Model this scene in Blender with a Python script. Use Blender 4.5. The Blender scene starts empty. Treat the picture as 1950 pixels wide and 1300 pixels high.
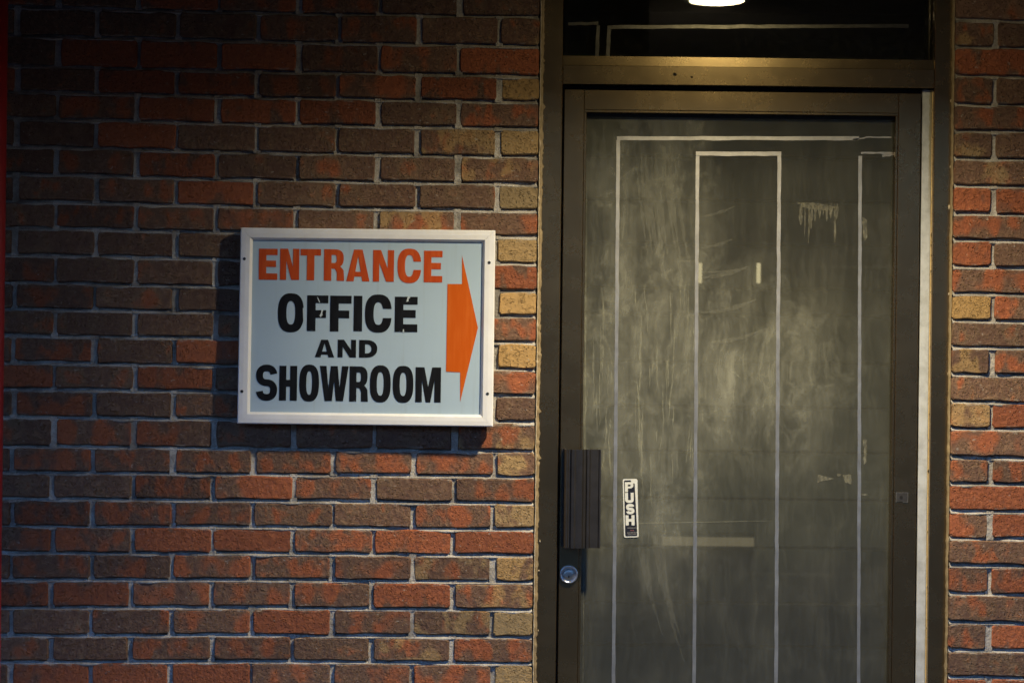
import bpy, math, random
from mathutils import Vector, Matrix

random.seed(7)
scene = bpy.context.scene
C = scene.collection

# ------------------------------------------------------------------ camera
S = 0.00132          # metres per photograph pixel on the brick face
D = 4.9              # camera distance from the brick face
EYE = 1.5
ROLL = 0.0120
LAMP_OUT = 0.85      # the downlight hangs this far in front of the wall
GLASS_Y = 0.078
TRANSOM_Y = 0.070

def W(u, v, y=0.0):
    """world point at depth y that the photograph shows at pixel u, v"""
    dx, dy = u - 975.0, v - 650.0
    c, s = math.cos(ROLL), math.sin(ROLL)
    k = S * (D + y) / D
    return Vector(((dx * c + dy * s) * k, y, EYE - (dy * c - dx * s) * k))

cam = bpy.data.cameras.new('camera')
cam.sensor_width = 36.0
cam.lens = 36.0 * D / (1950 * S)
cam.clip_start = 0.05
cam.clip_end = 2000.0
cam.dof.use_dof = True
cam.dof.focus_distance = D
cam.dof.aperture_fstop = 2.2
camo = bpy.data.objects.new('camera', cam)
camo.location = (0, -D, EYE)
camo.rotation_euler = (math.pi / 2, -ROLL, 0)
C.objects.link(camo)
scene.camera = camo

# ------------------------------------------------------------------ sky, sun, exposure
SUN_EL, SUN_ROT = 0.0, 20.0
world = bpy.data.worlds.new('World')
scene.world = world
world.use_nodes = True
wn = world.node_tree
bg = wn.nodes['Background']
sky = wn.nodes.new('ShaderNodeTexSky')
sky.sky_type = 'NISHITA'
sky.sun_disc = False
sky.sun_elevation = math.radians(SUN_EL)
sky.sun_rotation = math.radians(SUN_ROT)
sky.air_density = 1.0
sky.dust_density = 0.3
sky.ozone_density = 3.8
wn.links.new(sky.outputs[0], bg.inputs['Color'])
bg.inputs['Strength'].default_value = 0.15

sun = bpy.data.lights.new('sun', 'SUN')
sun.energy = 0.01
sun.angle = math.radians(10)
sun.color = (1.0, 0.85, 0.7)
suno = bpy.data.objects.new('sun', sun)
el, az = math.radians(SUN_EL), math.radians(SUN_ROT)
sd = Vector((math.sin(az) * math.cos(el), math.cos(az) * math.cos(el), math.sin(el)))
suno.rotation_euler = (-sd).to_track_quat('-Z', 'Y').to_euler()
suno.location = (0, 6, 8)
C.objects.link(suno)

vs = scene.view_settings
vs.view_transform = 'Standard'
vs.look = 'None'
vs.exposure = 4.4
vs.gamma = 1.0
vs.use_curve_mapping = False
scene.render.engine = 'CYCLES'
scene.cycles.use_denoising = True
scene.cycles.max_bounces = 5
scene.cycles.diffuse_bounces = 2
scene.cycles.glossy_bounces = 3
scene.cycles.transparent_max_bounces = 6
scene.cycles.use_adaptive_sampling = True
scene.cycles.adaptive_threshold = 0.02
scene.cycles.caustics_reflective = False
scene.cycles.caustics_refractive = False
scene.cycles.sample_clamp_indirect = 4.0

# ------------------------------------------------------------------ helpers
def mesh_from(name, verts, faces, smooth=False):
    me = bpy.data.meshes.new(name)
    me.from_pydata([tuple(v) for v in verts], [], faces)
    me.update()
    if smooth:
        me.polygons.foreach_set('use_smooth', [True] * len(me.polygons))
    return me

def link(name, me, mat, parent=None, loc=(0, 0, 0)):
    o = bpy.data.objects.new(name, me)
    if me is not None and mat is not None and not me.materials:
        me.materials.append(mat)
    o.location = loc
    if parent is not None:
        o.parent = parent
    C.objects.link(o)
    return o

def empty(name, loc, label=None, cat=None, group=None):
    o = bpy.data.objects.new(name, None)
    o.location = loc
    o.empty_display_size = 0.1
    C.objects.link(o)
    if label: o['label'] = label; o['kind'] = 'thing'
    if cat: o['category'] = cat
    if group: o['group'] = group
    return o

def tag(o, label, cat, group=None):
    o['label'] = label; o['category'] = cat; o['kind'] = 'thing'
    if group: o['group'] = group
    return o

class MB:
    """collects shapes, in world coordinates relative to an origin"""
    def __init__(self, origin=(0, 0, 0)):
        self.v = []; self.f = []; self.o = Vector(origin)
    def add(self, verts, faces):
        b = len(self.v)
        self.v += [Vector(p) - self.o for p in verts]
        self.f += [tuple(b + i for i in f) for f in faces]
        return self
    def box(self, x0, x1, y0, y1, z0, z1, ch=0.0):
        if ch <= 0:
            v = [(x, y, z) for z in (z0, z1) for y in (y0, y1) for x in (x0, x1)]
            f = [(0, 2, 3, 1), (4, 5, 7, 6), (0, 1, 5, 4), (2, 6, 7, 3), (0, 4, 6, 2), (1, 3, 7, 5)]
            return self.add(v, f)
        # front edge (y0) chamfered
        v = [(x0, y1, z0), (x1, y1, z0), (x1, y1, z1), (x0, y1, z1),
             (x0, y0 + ch, z0), (x1, y0 + ch, z0), (x1, y0 + ch, z1), (x0, y0 + ch, z1),
             (x0 + ch, y0, z0 + ch), (x1 - ch, y0, z0 + ch), (x1 - ch, y0, z1 - ch), (x0 + ch, y0, z1 - ch)]
        f = [(0, 3, 2, 1)]
        for a, b in ((0, 4), (4, 8)):
            for i in range(4):
                j = (i + 1) % 4
                f.append((a + i, a + j, b + j, b + i))
        f.append((8, 9, 10, 11))
        return self.add(v, f)
    def prism(self, pts, y0, y1):
        """pts: (x, z) outline, counter-clockwise seen from the camera; front y0, back y1"""
        n = len(pts)
        v = [(x, y0, z) for x, z in pts] + [(x, y1, z) for x, z in pts]
        f = [tuple(range(n)), tuple(range(2 * n - 1, n - 1, -1))]
        for i in range(n):
            j = (i + 1) % n
            f.append((i, n + i, n + j, j))
        return self.add(v, f)
    def lathe_y(self, prof, cx, cz, n=32):
        """prof: (radius, y) pairs, turned about the y axis through cx, cz"""
        v = []; f = []
        for r, y in prof:
            for i in range(n):
                a = 2 * math.pi * i / n
                v.append((cx + r * math.cos(a), y, cz + r * math.sin(a)))
        for k in range(len(prof) - 1):
            for i in range(n):
                j = (i + 1) % n
                f.append((k * n + i, k * n + j, (k + 1) * n + j, (k + 1) * n + i))
        f.append(tuple(range((len(prof) - 1) * n, len(prof) * n)))
        return self.add(v, f)
    def lathe_z(self, prof, cx, cy, n=40, cap=True):
        v = []; f = []
        for r, z in prof:
            for i in range(n):
                a = 2 * math.pi * i / n
                v.append((cx + r * math.cos(a), cy + r * math.sin(a), z))
        for k in range(len(prof) - 1):
            for i in range(n):
                j = (i + 1) % n
                f.append((k * n + i, k * n + j, (k + 1) * n + j, (k + 1) * n + i))
        if cap:
            f.append(tuple(range((len(prof) - 1) * n, len(prof) * n)))
        return self.add(v, f)
    def build(self, name, mat, parent=None, smooth=False, loc=(0, 0, 0)):
        return link(name, mesh_from(name, self.v, self.f, smooth), mat, parent, loc)

# ---- node helpers
class NT:
    def __init__(self, name):
        self.m = bpy.data.materials.new(name)
        self.m.use_nodes = True
        self.t = self.m.node_tree
        self.t.nodes.clear()
        self.out = self.t.nodes.new('ShaderNodeOutputMaterial')
    def n(self, typ, **kw):
        nd = self.t.nodes.new(typ)
        for k, v in kw.items():
            setattr(nd, k, v)
        return nd
    def set(self, sock, val):
        if isinstance(val, bpy.types.NodeSocket):
            self.t.links.new(val, sock)
        elif val is not None:
            if sock.type == 'RGBA' and len(val) == 3:
                val = (*val, 1)
            sock.default_value = val
    def math(self, op, a, b=None, c=None, clamp=False):
        nd = self.n('ShaderNodeMath', operation=op, use_clamp=clamp)
        self.set(nd.inputs[0], a)
        if b is not None: self.set(nd.inputs[1], b)
        if c is not None: self.set(nd.inputs[2], c)
        return nd.outputs[0]
    def vmath(self, op, a, b=None):
        nd = self.n('ShaderNodeVectorMath', operation=op)
        self.set(nd.inputs[0], a)
        if b is not None: self.set(nd.inputs[1], b)
        return nd.outputs[0]
    def mix(self, fac, a, b, blend='MIX'):
        nd = self.n('ShaderNodeMix', data_type='RGBA', blend_type=blend)
        self.set(nd.inputs[0], fac); self.set(nd.inputs[6], a); self.set(nd.inputs[7], b)
        return nd.outputs[2]
    def smooth(self, x, lo, hi, a=0.0, b=1.0):
        nd = self.n('ShaderNodeMapRange', interpolation_type='SMOOTHSTEP')
        self.set(nd.inputs[0], x); self.set(nd.inputs[1], lo); self.set(nd.inputs[2], hi)
        self.set(nd.inputs[3], a); self.set(nd.inputs[4], b)
        return nd.outputs[0]
    def noise(self, vec, scale=5.0, detail=3.0, rough=0.55, dist=0.0):
        nd = self.n('ShaderNodeTexNoise')
        self.set(nd.inputs['Vector'], vec); self.set(nd.inputs['Scale'], scale)
        self.set(nd.inputs['Detail'], detail); self.set(nd.inputs['Roughness'], rough)
        self.set(nd.inputs['Distortion'], dist)
        return nd.outputs[0]
    def voronoi(self, vec, scale=5.0, feature='F1'):
        nd = self.n('ShaderNodeTexVoronoi', feature=feature)
        self.set(nd.inputs['Vector'], vec); self.set(nd.inputs['Scale'], scale)
        return nd.outputs[0]
    def obj(self):
        return self.n('ShaderNodeTexCoord').outputs['Object']
    def attr(self, name):
        return self.n('ShaderNodeAttribute', attribute_type='OBJECT', attribute_name=name).outputs['Fac']
    def bump(self, h, strength=0.5, dist=0.01, normal=None):
        nd = self.n('ShaderNodeBump')
        self.set(nd.inputs['Height'], h); self.set(nd.inputs['Strength'], strength)
        self.set(nd.inputs['Distance'], dist)
        if normal is not None: self.set(nd.inputs['Normal'], normal)
        return nd.outputs[0]
    def principled(self, color=None, rough=0.5, metal=0.0, normal=None, **kw):
        nd = self.n('ShaderNodeBsdfPrincipled')
        self.set(nd.inputs['Base Color'], color); self.set(nd.inputs['Roughness'], rough)
        self.set(nd.inputs['Metallic'], metal)
        if normal is not None: self.set(nd.inputs['Normal'], normal)
        for k, v in kw.items():
            self.set(nd.inputs[k], v)
        return nd.outputs[0]
    def done(self, shader):
        self.t.links.new(shader, self.out.inputs[0])
        return self.m

# ------------------------------------------------------------------ materials
def m_brick():
    t = NT('brick_clay')
    rnd = t.n('ShaderNodeObjectInfo').outputs['Random']
    co = t.obj()
    off = t.n('ShaderNodeCombineXYZ')
    t.set(off.inputs[0], t.math('MULTIPLY', rnd, 37.0)); t.set(off.inputs[1], t.math('MULTIPLY', rnd, 11.0))
    t.set(off.inputs[2], t.math('MULTIPLY', rnd, 53.0))
    r2 = t.math('FRACT', t.math('MULTIPLY', rnd, 7.31)); r3 = t.math('FRACT', t.math('MULTIPLY', rnd, 23.7))
    scl = t.n('ShaderNodeVectorMath', operation='SCALE'); t.set(scl.inputs[0], co); t.set(scl.inputs['Scale'], t.math('ADD', 0.65, t.math('MULTIPLY', r2, 0.75)))
    p = t.vmath('ADD', co, off.outputs[0])
    q = t.vmath('ADD', scl.outputs[0], off.outputs[0])
    red, tan = t.attr('red'), t.attr('tan')
    # broad vertical flashing bands left by the kiln stacking
    band = t.noise(t.vmath('MULTIPLY', q, (23.0, 9.0, 14.0)), 1.0, 1.0, 0.5, 0.15)
    blot = t.noise(t.vmath('MULTIPLY', q, (75.0, 30.0, 70.0)), 1.0, 3.0, 0.62)
    b = t.math('ADD', band, t.math('MULTIPLY', t.math('SUBTRACT', blot, 0.5), 0.20))
    thr = t.math('SUBTRACT', 0.80, t.math('MULTIPLY', red, 0.58))
    sepz = t.n('ShaderNodeSeparateXYZ'); t.set(sepz.inputs[0], co)
    edge = t.smooth(t.math('ABSOLUTE', sepz.outputs[2]), 0.013, 0.027)
    thr = t.math('ADD', thr, t.math('MULTIPLY', edge, 0.085))
    fr = t.smooth(b, t.math('SUBTRACT', thr, 0.10), t.math('ADD', thr, 0.10))
    brown = t.mix(t.smooth(blot, 0.35, 0.66), (0.110, 0.061, 0.042), (0.175, 0.106, 0.068))
    brown = t.mix(t.math('MULTIPLY', t.smooth(band, 0.50, 0.64), 0.35), brown, (0.20, 0.142, 0.082))
    redc = t.mix(t.smooth(blot, 0.3, 0.7), (0.218, 0.069, 0.034), (0.310, 0.102, 0.045))
    col = t.mix(fr, brown, redc)
    tb = t.noise(t.vmath('ADD', t.vmath('MULTIPLY', p, (19.0, 9.0, 14.0)), (3.1, 7.7, 1.3)), 1.0, 2.0, 0.5)
    tthr = t.math('SUBTRACT', 0.86, t.math('MULTIPLY', tan, 0.62))
    ft = t.smooth(tb, t.math('SUBTRACT', tthr, 0.06), t.math('ADD', tthr, 0.06))
    tanc = t.mix(rnd, (0.26, 0.19, 0.10), (0.37, 0.225, 0.085))
    col = t.mix(t.math('MULTIPLY', ft, t.smooth(tan, 0.3, 0.9, 0.55, 1.0)), col, tanc)
    col = t.mix(1.0, col, t.mix(r3, (0.92, 0.91, 0.92), (1.38, 1.33, 1.27)), 'MULTIPLY')
    fine = t.noise(p, 380.0, 2.0, 0.7)
    col = t.mix(1.0, col, t.mix(fine, (0.76, 0.76, 0.76), (1.20, 1.20, 1.20)), 'MULTIPLY')
    # lime dust specks and mortar smears
    sm = t.smooth(t.noise(t.vmath('MULTIPLY', p, (70.0, 70.0, 120.0)), 1.0, 2.0, 0.75), 0.66, 0.73)
    col = t.mix(t.math('MULTIPLY', sm, 0.45), col, (0.42, 0.38, 0.32))
    smear = t.math('MULTIPLY', t.smooth(t.math('ABSOLUTE', sepz.outputs[2]), 0.021, 0.027), t.smooth(t.noise(t.vmath('MULTIPLY', p, (40.0, 40.0, 90.0)), 1.0, 3.0, 0.7), 0.52, 0.64))
    col = t.mix(t.math('MULTIPLY', smear, 0.55), col, (0.36, 0.33, 0.28))
    # relief
    crease = t.noise(t.vmath('MULTIPLY', p, (52.0, 60.0, 105.0)), 1.0, 2.0, 0.5, 1.0)
    ridge = t.smooth(t.math('ABSOLUTE', t.math('SUBTRACT', crease, 0.5)), 0.0, 0.04)
    pit = t.smooth(t.voronoi(p, 120.0), 0.08, 0.26)
    h = t.math('ADD', t.math('MULTIPLY', blot, 0.75), t.math('MULTIPLY', fine, 0.16))
    h = t.math('SUBTRACT', h, t.math('MULTIPLY', t.math('MULTIPLY', t.math('SUBTRACT', 1.0, ridge), t.smooth(blot, 0.46, 0.60)), 0.50))
    h = t.math('SUBTRACT', h, t.math('MULTIPLY', t.math('MULTIPLY', t.math('SUBTRACT', 1.0, pit), t.smooth(tb, 0.40, 0.55)), 0.55))
    nor = t.bump(h, 1.0, 0.0075)
    return t.done(t.principled(col, 0.85, 0.0, nor, **{'Specular IOR Level': 0.25}))

def m_mortar():
    t = NT('mortar')
    p = t.obj()
    a = t.noise(p, 9.0, 5.0, 0.72)
    f = t.noise(p, 300.0, 2.0, 0.7)
    col = t.mix(t.smooth(a, 0.34, 0.62), (0.21, 0.185, 0.155), (0.54, 0.49, 0.42))
    col = t.mix(t.smooth(f, 0.3, 0.62), t.mix(0.5, col, (0.2, 0.18, 0.16)), col)
    h = t.math('ADD', t.noise(p, 110.0, 4.0, 0.65), t.math('MULTIPLY', f, 0.4))
    return t.done(t.principled(col, 0.93, 0.0, t.bump(h, 1.0, 0.005)))

def m_plain(name, col, rough=0.5, metal=0.0, var=0.15, scale=30.0, bump=0.0, rvar=0.0, **kw):
    t = NT(name)
    p = t.obj()
    nz = t.noise(p, scale, 5.0, 0.6)
    f = t.mix(nz, tuple(max(0, 1 - 2 * var) for _ in range(3)), tuple(1 + 2 * var for _ in range(3)))
    c = t.mix(1.0, col, f, 'MULTIPLY')
    nor = t.bump(t.noise(p, scale * 6, 4.0, 0.6), bump, 0.002) if bump > 0 else None
    r = t.math('ADD', rough - rvar, t.math('MULTIPLY', nz, rvar * 2)) if rvar else rough
    return t.done(t.principled(c, r, metal, nor, **kw))

def m_bronze():
    t = NT('bronze_aluminium')
    p = t.obj()
    st = t.noise(t.vmath('MULTIPLY', p, (12.0, 12.0, 12.0)), 1.0, 6.0, 0.65)
    sp = t.noise(p, 500.0, 2.0, 0.6)
    col = t.mix(st, (0.182, 0.130, 0.064), (0.255, 0.183, 0.090))
    scuff = t.smooth(t.noise(t.vmath('MULTIPLY', p, (160.0, 160.0, 70.0)), 1.0, 4.0, 0.7), 0.715, 0.77)
    col = t.mix(t.math('MULTIPLY', scuff, 0.5), col, (0.45, 0.42, 0.38))
    r = t.math('ADD', 0.22, t.math('MULTIPLY', st, 0.10))
    return t.done(t.principled(col, r, 0.93, t.bump(sp, 0.12, 0.0006)))

def m_glass(name, dirty):
    """old pane: clear glass under a film of dust, wiped and run in streaks"""
    t = NT(name)
    p = t.obj()
    sep = t.n('ShaderNodeSeparateXYZ'); t.set(sep.inputs[0], p)
    x, z = sep.outputs[0], sep.outputs[2]
    if dirty:
        wn_ = t.n('ShaderNodeTexNoise'); t.set(wn_.inputs['Vector'], p); t.set(wn_.inputs['Scale'], 6.0); t.set(wn_.inputs['Detail'], 2.0)
        pw = t.vmath('ADD', p, t.vmath('MULTIPLY', t.vmath('SUBTRACT', wn_.outputs[1], (0.5, 0.5, 0.5)), (0.06, 0.0, 0.25)))
        streak = t.noise(t.vmath('MULTIPLY', pw, (19.0, 1.0, 6.0)), 1.0, 8.0, 0.70, 0.0)
        broad = t.noise(t.vmath('MULTIPLY', p, (9.0, 1.0, 6.0)), 1.0, 7.0, 0.66, 0.2)
        drip = t.noise(t.vmath('MULTIPLY', pw, (85.0, 1.0, 9.0)), 1.0, 4.0, 0.6, 0.3)
        dust = t.noise(p, 180.0, 3.0, 0.7)
        sw = t.n('ShaderNodeSeparateXYZ'); t.set(sw.inputs[0], pw)
        x, z = sw.outputs[0], sw.outputs[2]
        # smeared column left of the centre tape, and a belt at chest height
        colm = t.math('MULTIPLY', t.smooth(x, -0.44, -0.30), t.smooth(x, 0.0, -0.16))
        colm = t.math('MULTIPLY', colm, t.smooth(z, -0.78, -0.25))
        belt = t.math('MULTIPLY', t.smooth(z, -0.42, -0.10), t.smooth(z, 0.30, -0.08))
        belt = t.math('MULTIPLY', belt, t.smooth(x, 0.40, 0.05))
        reg = t.math('MAXIMUM', colm, belt)
        d = t.math('MULTIPLY', reg, t.smooth(streak, 0.30, 0.72, 0.25, 1.0))
        d = t.math('MULTIPLY', d, t.smooth(broad, 0.30, 0.70, 0.42, 1.0))
        d = t.math('ADD', t.math('MULTIPLY', d, 0.42), t.math('MULTIPLY', t.smooth(broad, 0.35, 0.75), 0.06))
        d = t.math('ADD', d, t.math('MULTIPLY', t.math('MULTIPLY', reg, t.smooth(drip, 0.58, 0.72)), 0.12))
        d = t.math('ADD', d, t.math('MULTIPLY', dust, 0.05))
        scr = t.smooth(t.noise(t.vmath('MULTIPLY', pw, (260.0, 1.0, 14.0)), 1.0, 3.0, 0.6), 0.52, 0.72)
        d = t.math('ADD', d, t.math('MULTIPLY', t.math('MULTIPLY', scr, t.smooth(reg, 0.0, 0.8, 0.15, 1.0)), 0.07))
        fs = t.noise(t.vmath('MULTIPLY', pw, (70.0, 1.0, 4.0)), 1.0, 5.0, 0.68)
        d = t.math('ADD', d, t.math('MULTIPLY', t.smooth(fs, 0.42, 0.72), 0.035))
        sm_ = t.noise(t.vmath('MULTIPLY', pw, (22.0, 1.0, 17.0)), 1.0, 6.0, 0.72, 0.6)
        d = t.math('ADD', d, t.math('MULTIPLY', t.math('MULTIPLY', t.smooth(sm_, 0.50, 0.66), t.smooth(reg, 0.0, 0.7, 0.18, 1.0)), 0.13))
        band_ = t.smooth(t.noise(t.vmath('MULTIPLY', p, (0.6, 1.0, 42.0)), 1.0, 3.0, 0.6), 0.58, 0.68)
        d = t.math('ADD', d, t.math('MULTIPLY', band_, 0.022))
        fac = t.math('ADD', d, 0.085, clamp=True)
        dirtcol = t.mix(broad, (0.315, 0.308, 0.240), (0.375, 0.362, 0.275))
    else:
        dust = t.noise(p, 60.0, 5.0, 0.7)
        fac = t.math('ADD', 0.010, t.math('MULTIPLY', t.smooth(dust, 0.42, 0.8), 0.05))
        dirtcol = (0.33, 0.30, 0.22)
    clear = t.n('ShaderNodeBsdfTransparent'); t.set(clear.inputs[0], (0.62, 0.66, 0.62))
    dirt = t.n('ShaderNodeBsdfDiffuse'); t.set(dirt.inputs[0], dirtcol)
    film = t.n('ShaderNodeMixShader'); t.set(film.inputs[0], fac)
    t.t.links.new(clear.outputs[0], film.inputs[1]); t.t.links.new(dirt.outputs[0], film.inputs[2])
    gl = t.n('ShaderNodeBsdfGlossy'); t.set(gl.inputs['Roughness'], 0.0 if not dirty else 0.06)
    fr = t.n('ShaderNodeFresnel'); t.set(fr.inputs['IOR'], 1.52)
    k = t.math('MULTIPLY', fr.outputs[0], 1.0 if dirty else 1.7)
    top = t.n('ShaderNodeMixShader'); t.set(top.inputs[0], k)
    t.t.links.new(film.outputs[0], top.inputs[1]); t.t.links.new(gl.outputs[0], top.inputs[2])
    return t.done(top.outputs[0])

def m_film(name, col, alpha, streaky=True):
    t = NT(name)
    p = t.obj()
    nz = t.noise(t.vmath('MULTIPLY', p, (160.0, 1.0, 60.0)), 1.0, 4.0, 0.65)
    fac = t.math('MULTIPLY', t.smooth(nz, 0.25, 0.75), alpha)
    tr = t.n('ShaderNodeBsdfTransparent')
    di = t.n('ShaderNodeBsdfDiffuse'); t.set(di.inputs[0], col)
    mx = t.n('ShaderNodeMixShader'); t.set(mx.inputs[0], fac)
    t.t.links.new(tr.outputs[0], mx.inputs[1]); t.t.links.new(di.outputs[0], mx.inputs[2])
    return t.done(mx.outputs[0])

def m_emit(name, col, strength):
    t = NT(name)
    e = t.n('ShaderNodeEmission'); t.set(e.inputs[0], col); t.set(e.inputs[1], strength)
    return t.done(e.outputs[0])

def m_sign_panel():
    t = NT('sign_board_paint')
    p = t.obj()
    a = t.noise(p, 7.0, 4.0, 0.6)
    b = t.noise(p, 160.0, 3.0, 0.6)
    c = t.mix(a, (0.345, 0.440, 0.515), (0.385, 0.48, 0.55))
    run = t.smooth(t.noise(t.vmath('MULTIPLY', p, (60.0, 1.0, 3.0)), 1.0, 4.0, 0.6), 0.56, 0.74)
    c = t.mix(t.math('MULTIPLY', run, 0.22), c, (0.28, 0.31, 0.31))
    spot = t.smooth(t.noise(p, 45.0, 5.0, 0.75), 0.68, 0.78)
    c = t.mix(t.math('MULTIPLY', spot, 0.25), c, (0.25, 0.24, 0.22))
    return t.done(t.principled(c, t.math('ADD', 0.35, t.math('MULTIPLY', a, 0.25)), 0.0, t.bump(b, 0.12, 0.0008), **{'Specular IOR Level': 0.3}))

def m_letter(name, c0, c1, rough):
    """hand-brushed sign enamel: vertical brush marks thin the paint"""
    t = NT(name)
    p = t.obj()
    st = t.noise(t.vmath('MULTIPLY', p, (90.0, 1.0, 9.0)), 1.0, 4.0, 0.6)
    big = t.noise(p, 12.0, 3.0)
    f = t.smooth(t.math('ADD', t.math('MULTIPLY', st, 0.7), t.math('MULTIPLY', big, 0.3)), 0.40, 0.66)
    chip = t.smooth(t.noise(p, 130.0, 3.0, 0.6), 0.735, 0.76)
    c = t.mix(f, c0, c1)
    c = t.mix(t.math('MULTIPLY', chip, 0.7), c, (0.43, 0.48, 0.49))
    return t.done(t.principled(c, rough, 0.0, t.bump(st, 0.1, 0.0006), **{'Specular IOR Level': 0.12}))

def m_white_frame():
    t = NT('white_frame_paint')
    p = t.obj()
    a = t.noise(p, 16.0, 5.0, 0.65)
    g = t.noise(t.vmath('MULTIPLY', p, (30.0, 30.0, 30.0)), 1.0, 5.0, 0.7)
    c = t.mix(t.smooth(a, 0.35, 0.75), (0.72, 0.70, 0.68), (0.79, 0.77, 0.75))
    c = t.mix(t.math('MULTIPLY', t.smooth(g, 0.66, 0.76), 0.45), c, (0.36, 0.30, 0.24))
    return t.done(t.principled(c, 0.45, 0.0, t.bump(t.noise(p, 220.0, 3.0), 0.15, 0.001)))

def m_weather():
    """painted stop, its edge stained and yellowed"""
    t = NT('pale_stop_paint')
    p = t.obj()
    sep = t.n('ShaderNodeSeparateXYZ'); t.set(sep.inputs[0], p)
    wob = t.noise(t.vmath('MULTIPLY', p, (1.0, 1.0, 55.0)), 1.0, 4.0, 0.7)
    e = t.math('ADD', sep.outputs[0], t.math('MULTIPLY', t.math('SUBTRACT', wob, 0.5), 0.012))
    st = t.math('MULTIPLY', t.smooth(e, 0.0052, 0.0062), t.smooth(sep.outputs[2], 0.25, 0.45))
    c = t.mix(t.smooth(t.noise(p, 22.0, 6.0, 0.72), 0.3, 0.62), (0.36, 0.355, 0.33), (0.54, 0.54, 0.52))
    c = t.mix(t.math('MULTIPLY', st, 0.8), c, (0.30, 0.24, 0.10))
    return t.done(t.principled(c, 0.55))

def m_concrete(name, c0, c1):
    t = NT(name)
    p = t.obj()
    a = t.noise(p, 1.3, 6.0, 0.65)
    b = t.noise(p, 60.0, 4.0, 0.7)
    return t.done(t.principled(t.mix(a, c0, c1), 0.9, 0.0, t.bump(b, 0.4, 0.004)))

M = dict(
    brick=m_brick(), mortar=m_mortar(), bronze=m_bronze(),
    glass=m_glass('dusty_door_glass', True), transom=m_glass('dark_transom_glass', False),
    panel=m_sign_panel(), frame=m_white_frame(), weather=m_weather(),
    orange=m_letter('orange_enamel', (0.42, 0.052, 0.008), (0.49, 0.082, 0.016), 0.5),
    arrow=m_letter('arrow_enamel', (0.50, 0.085, 0.004), (0.54, 0.108, 0.010), 0.5),
    black=m_letter('black_enamel', (0.005, 0.005, 0.006), (0.009, 0.010, 0.012), 0.62),
    chip=m_plain('bare_board', (0.45, 0.50, 0.51), 0.5),
    foil=m_plain('alarm_foil', (0.46, 0.43, 0.365), 0.42, 0.86, 0.28, 22.0),
    foildim=m_plain('darker_foil', (0.085, 0.078, 0.062), 0.34, 0.88, 0.4, 30.0),  # darker foil for the transom tapes
    worn=m_plain('worn_bare_metal', (0.14, 0.13, 0.115), 0.5, 0.4, 0.3, 200.0),
    plate=m_plain('scuffed_plate', (0.07, 0.062, 0.052), 0.5, 0.6, 0.3, 120.0),
    gasket=m_plain('black_rubber', (0.012, 0.011, 0.010), 0.7),
    dark=m_plain('dark_hole', (0.006, 0.005, 0.005), 0.9),
    screw=m_plain('dark_screw_steel', (0.03, 0.03, 0.032), 0.45, 0.7),
    steel=m_plain('lock_steel', (0.55, 0.56, 0.58), 0.28, 0.9, 0.08),
    brass=m_plain('worn_core', (0.42, 0.39, 0.34), 0.38, 0.8, 0.12),
    handle=m_plain('dark_bronze_pull', (0.075, 0.066, 0.057), 0.33, 0.75, 0.2, 30.0),
    caulk=m_plain('old_caulk', (0.26, 0.19, 0.10), 0.6, 0.0, 0.35, 50.0, 0.5),
    caulkpale=m_plain('pale_caulk', (0.46, 0.37, 0.24), 0.6, 0.0, 0.3, 70.0, 0.5),
    cream=m_plain('yellowed_edge', (0.62, 0.44, 0.20), 0.5, 0.0, 0.2, 80.0),
    redpost=m_plain('red_post_paint', (0.62, 0.032, 0.028), 0.45, 0.0, 0.12, 12.0, 0.1),
    white=m_plain('sticker_white', (0.66, 0.65, 0.58), 0.5, 0.0, 0.1, 90.0),
    stkblack=m_plain('sticker_black', (0.012, 0.012, 0.018), 0.45),
    stkgrey=m_plain('sticker_small_print', (0.22, 0.21, 0.20), 0.5),
    stkred=m_plain('sticker_red_print', (0.30, 0.10, 0.09), 0.5),
    grime=m_film('dried_run', (0.50, 0.48, 0.34), 0.34),
    wipe=m_film('wipe_mark', (0.48, 0.46, 0.36), 0.14),
    sweep=m_film('arm_sweep', (0.48, 0.46, 0.36), 0.08),
    glue=m_film('glue_residue', (0.50, 0.46, 0.33), 0.34),
    soffit=m_plain('soffit_paint', (0.06, 0.052, 0.045), 0.8, 0.0, 0.1, 4.0, 0.2),
    facing=m_plain('dull_siding', (0.10, 0.095, 0.09), 0.85, 0.0, 0.1, 0.5),
    beam=m_plain('dark_blocker_paint', (0.035, 0.030, 0.026), 0.8, 0.0, 0.1, 6.0, 0.2),
    ground=m_concrete('asphalt', (0.045, 0.045, 0.047), (0.065, 0.063, 0.062)),
    walk=m_concrete('concrete_walk', (0.065, 0.064, 0.062), (0.095, 0.092, 0.088)),
    board=m_plain('interior_board_paint', (0.17, 0.175, 0.155), 0.7, 0.0, 0.12, 5.0),
    room=m_plain('room_paint', (0.10, 0.10, 0.09), 0.9),
    shelf=m_plain('pale_wood', (0.62, 0.50, 0.30), 0.6, 0.0, 0.1, 20.0),
    lens=m_emit('lamp_lens', (1.0, 0.84, 0.46), 4.5),
    tube=m_emit('tube_glow', (1.0, 0.80, 0.46), 0.042),
    strip=m_emit('dim_strip', (1.0, 0.80, 0.50), 0.0075),
    trim=m_plain('lamp_trim', (0.55, 0.53, 0.48), 0.5),
)

# ------------------------------------------------------------------ the setting
g = MB().add([(-400, -400, 0), (400, -400, 0), (400, 400, 0), (-400, 400, 0)], [(0, 1, 2, 3)]).build('ground', M['ground'])
g['kind'] = 'structure'
wk = MB().box(-7, 7, -2.6, -0.004, -0.05, 0.02).build('pavement', M['walk'])
wk['kind'] = 'structure'

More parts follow.
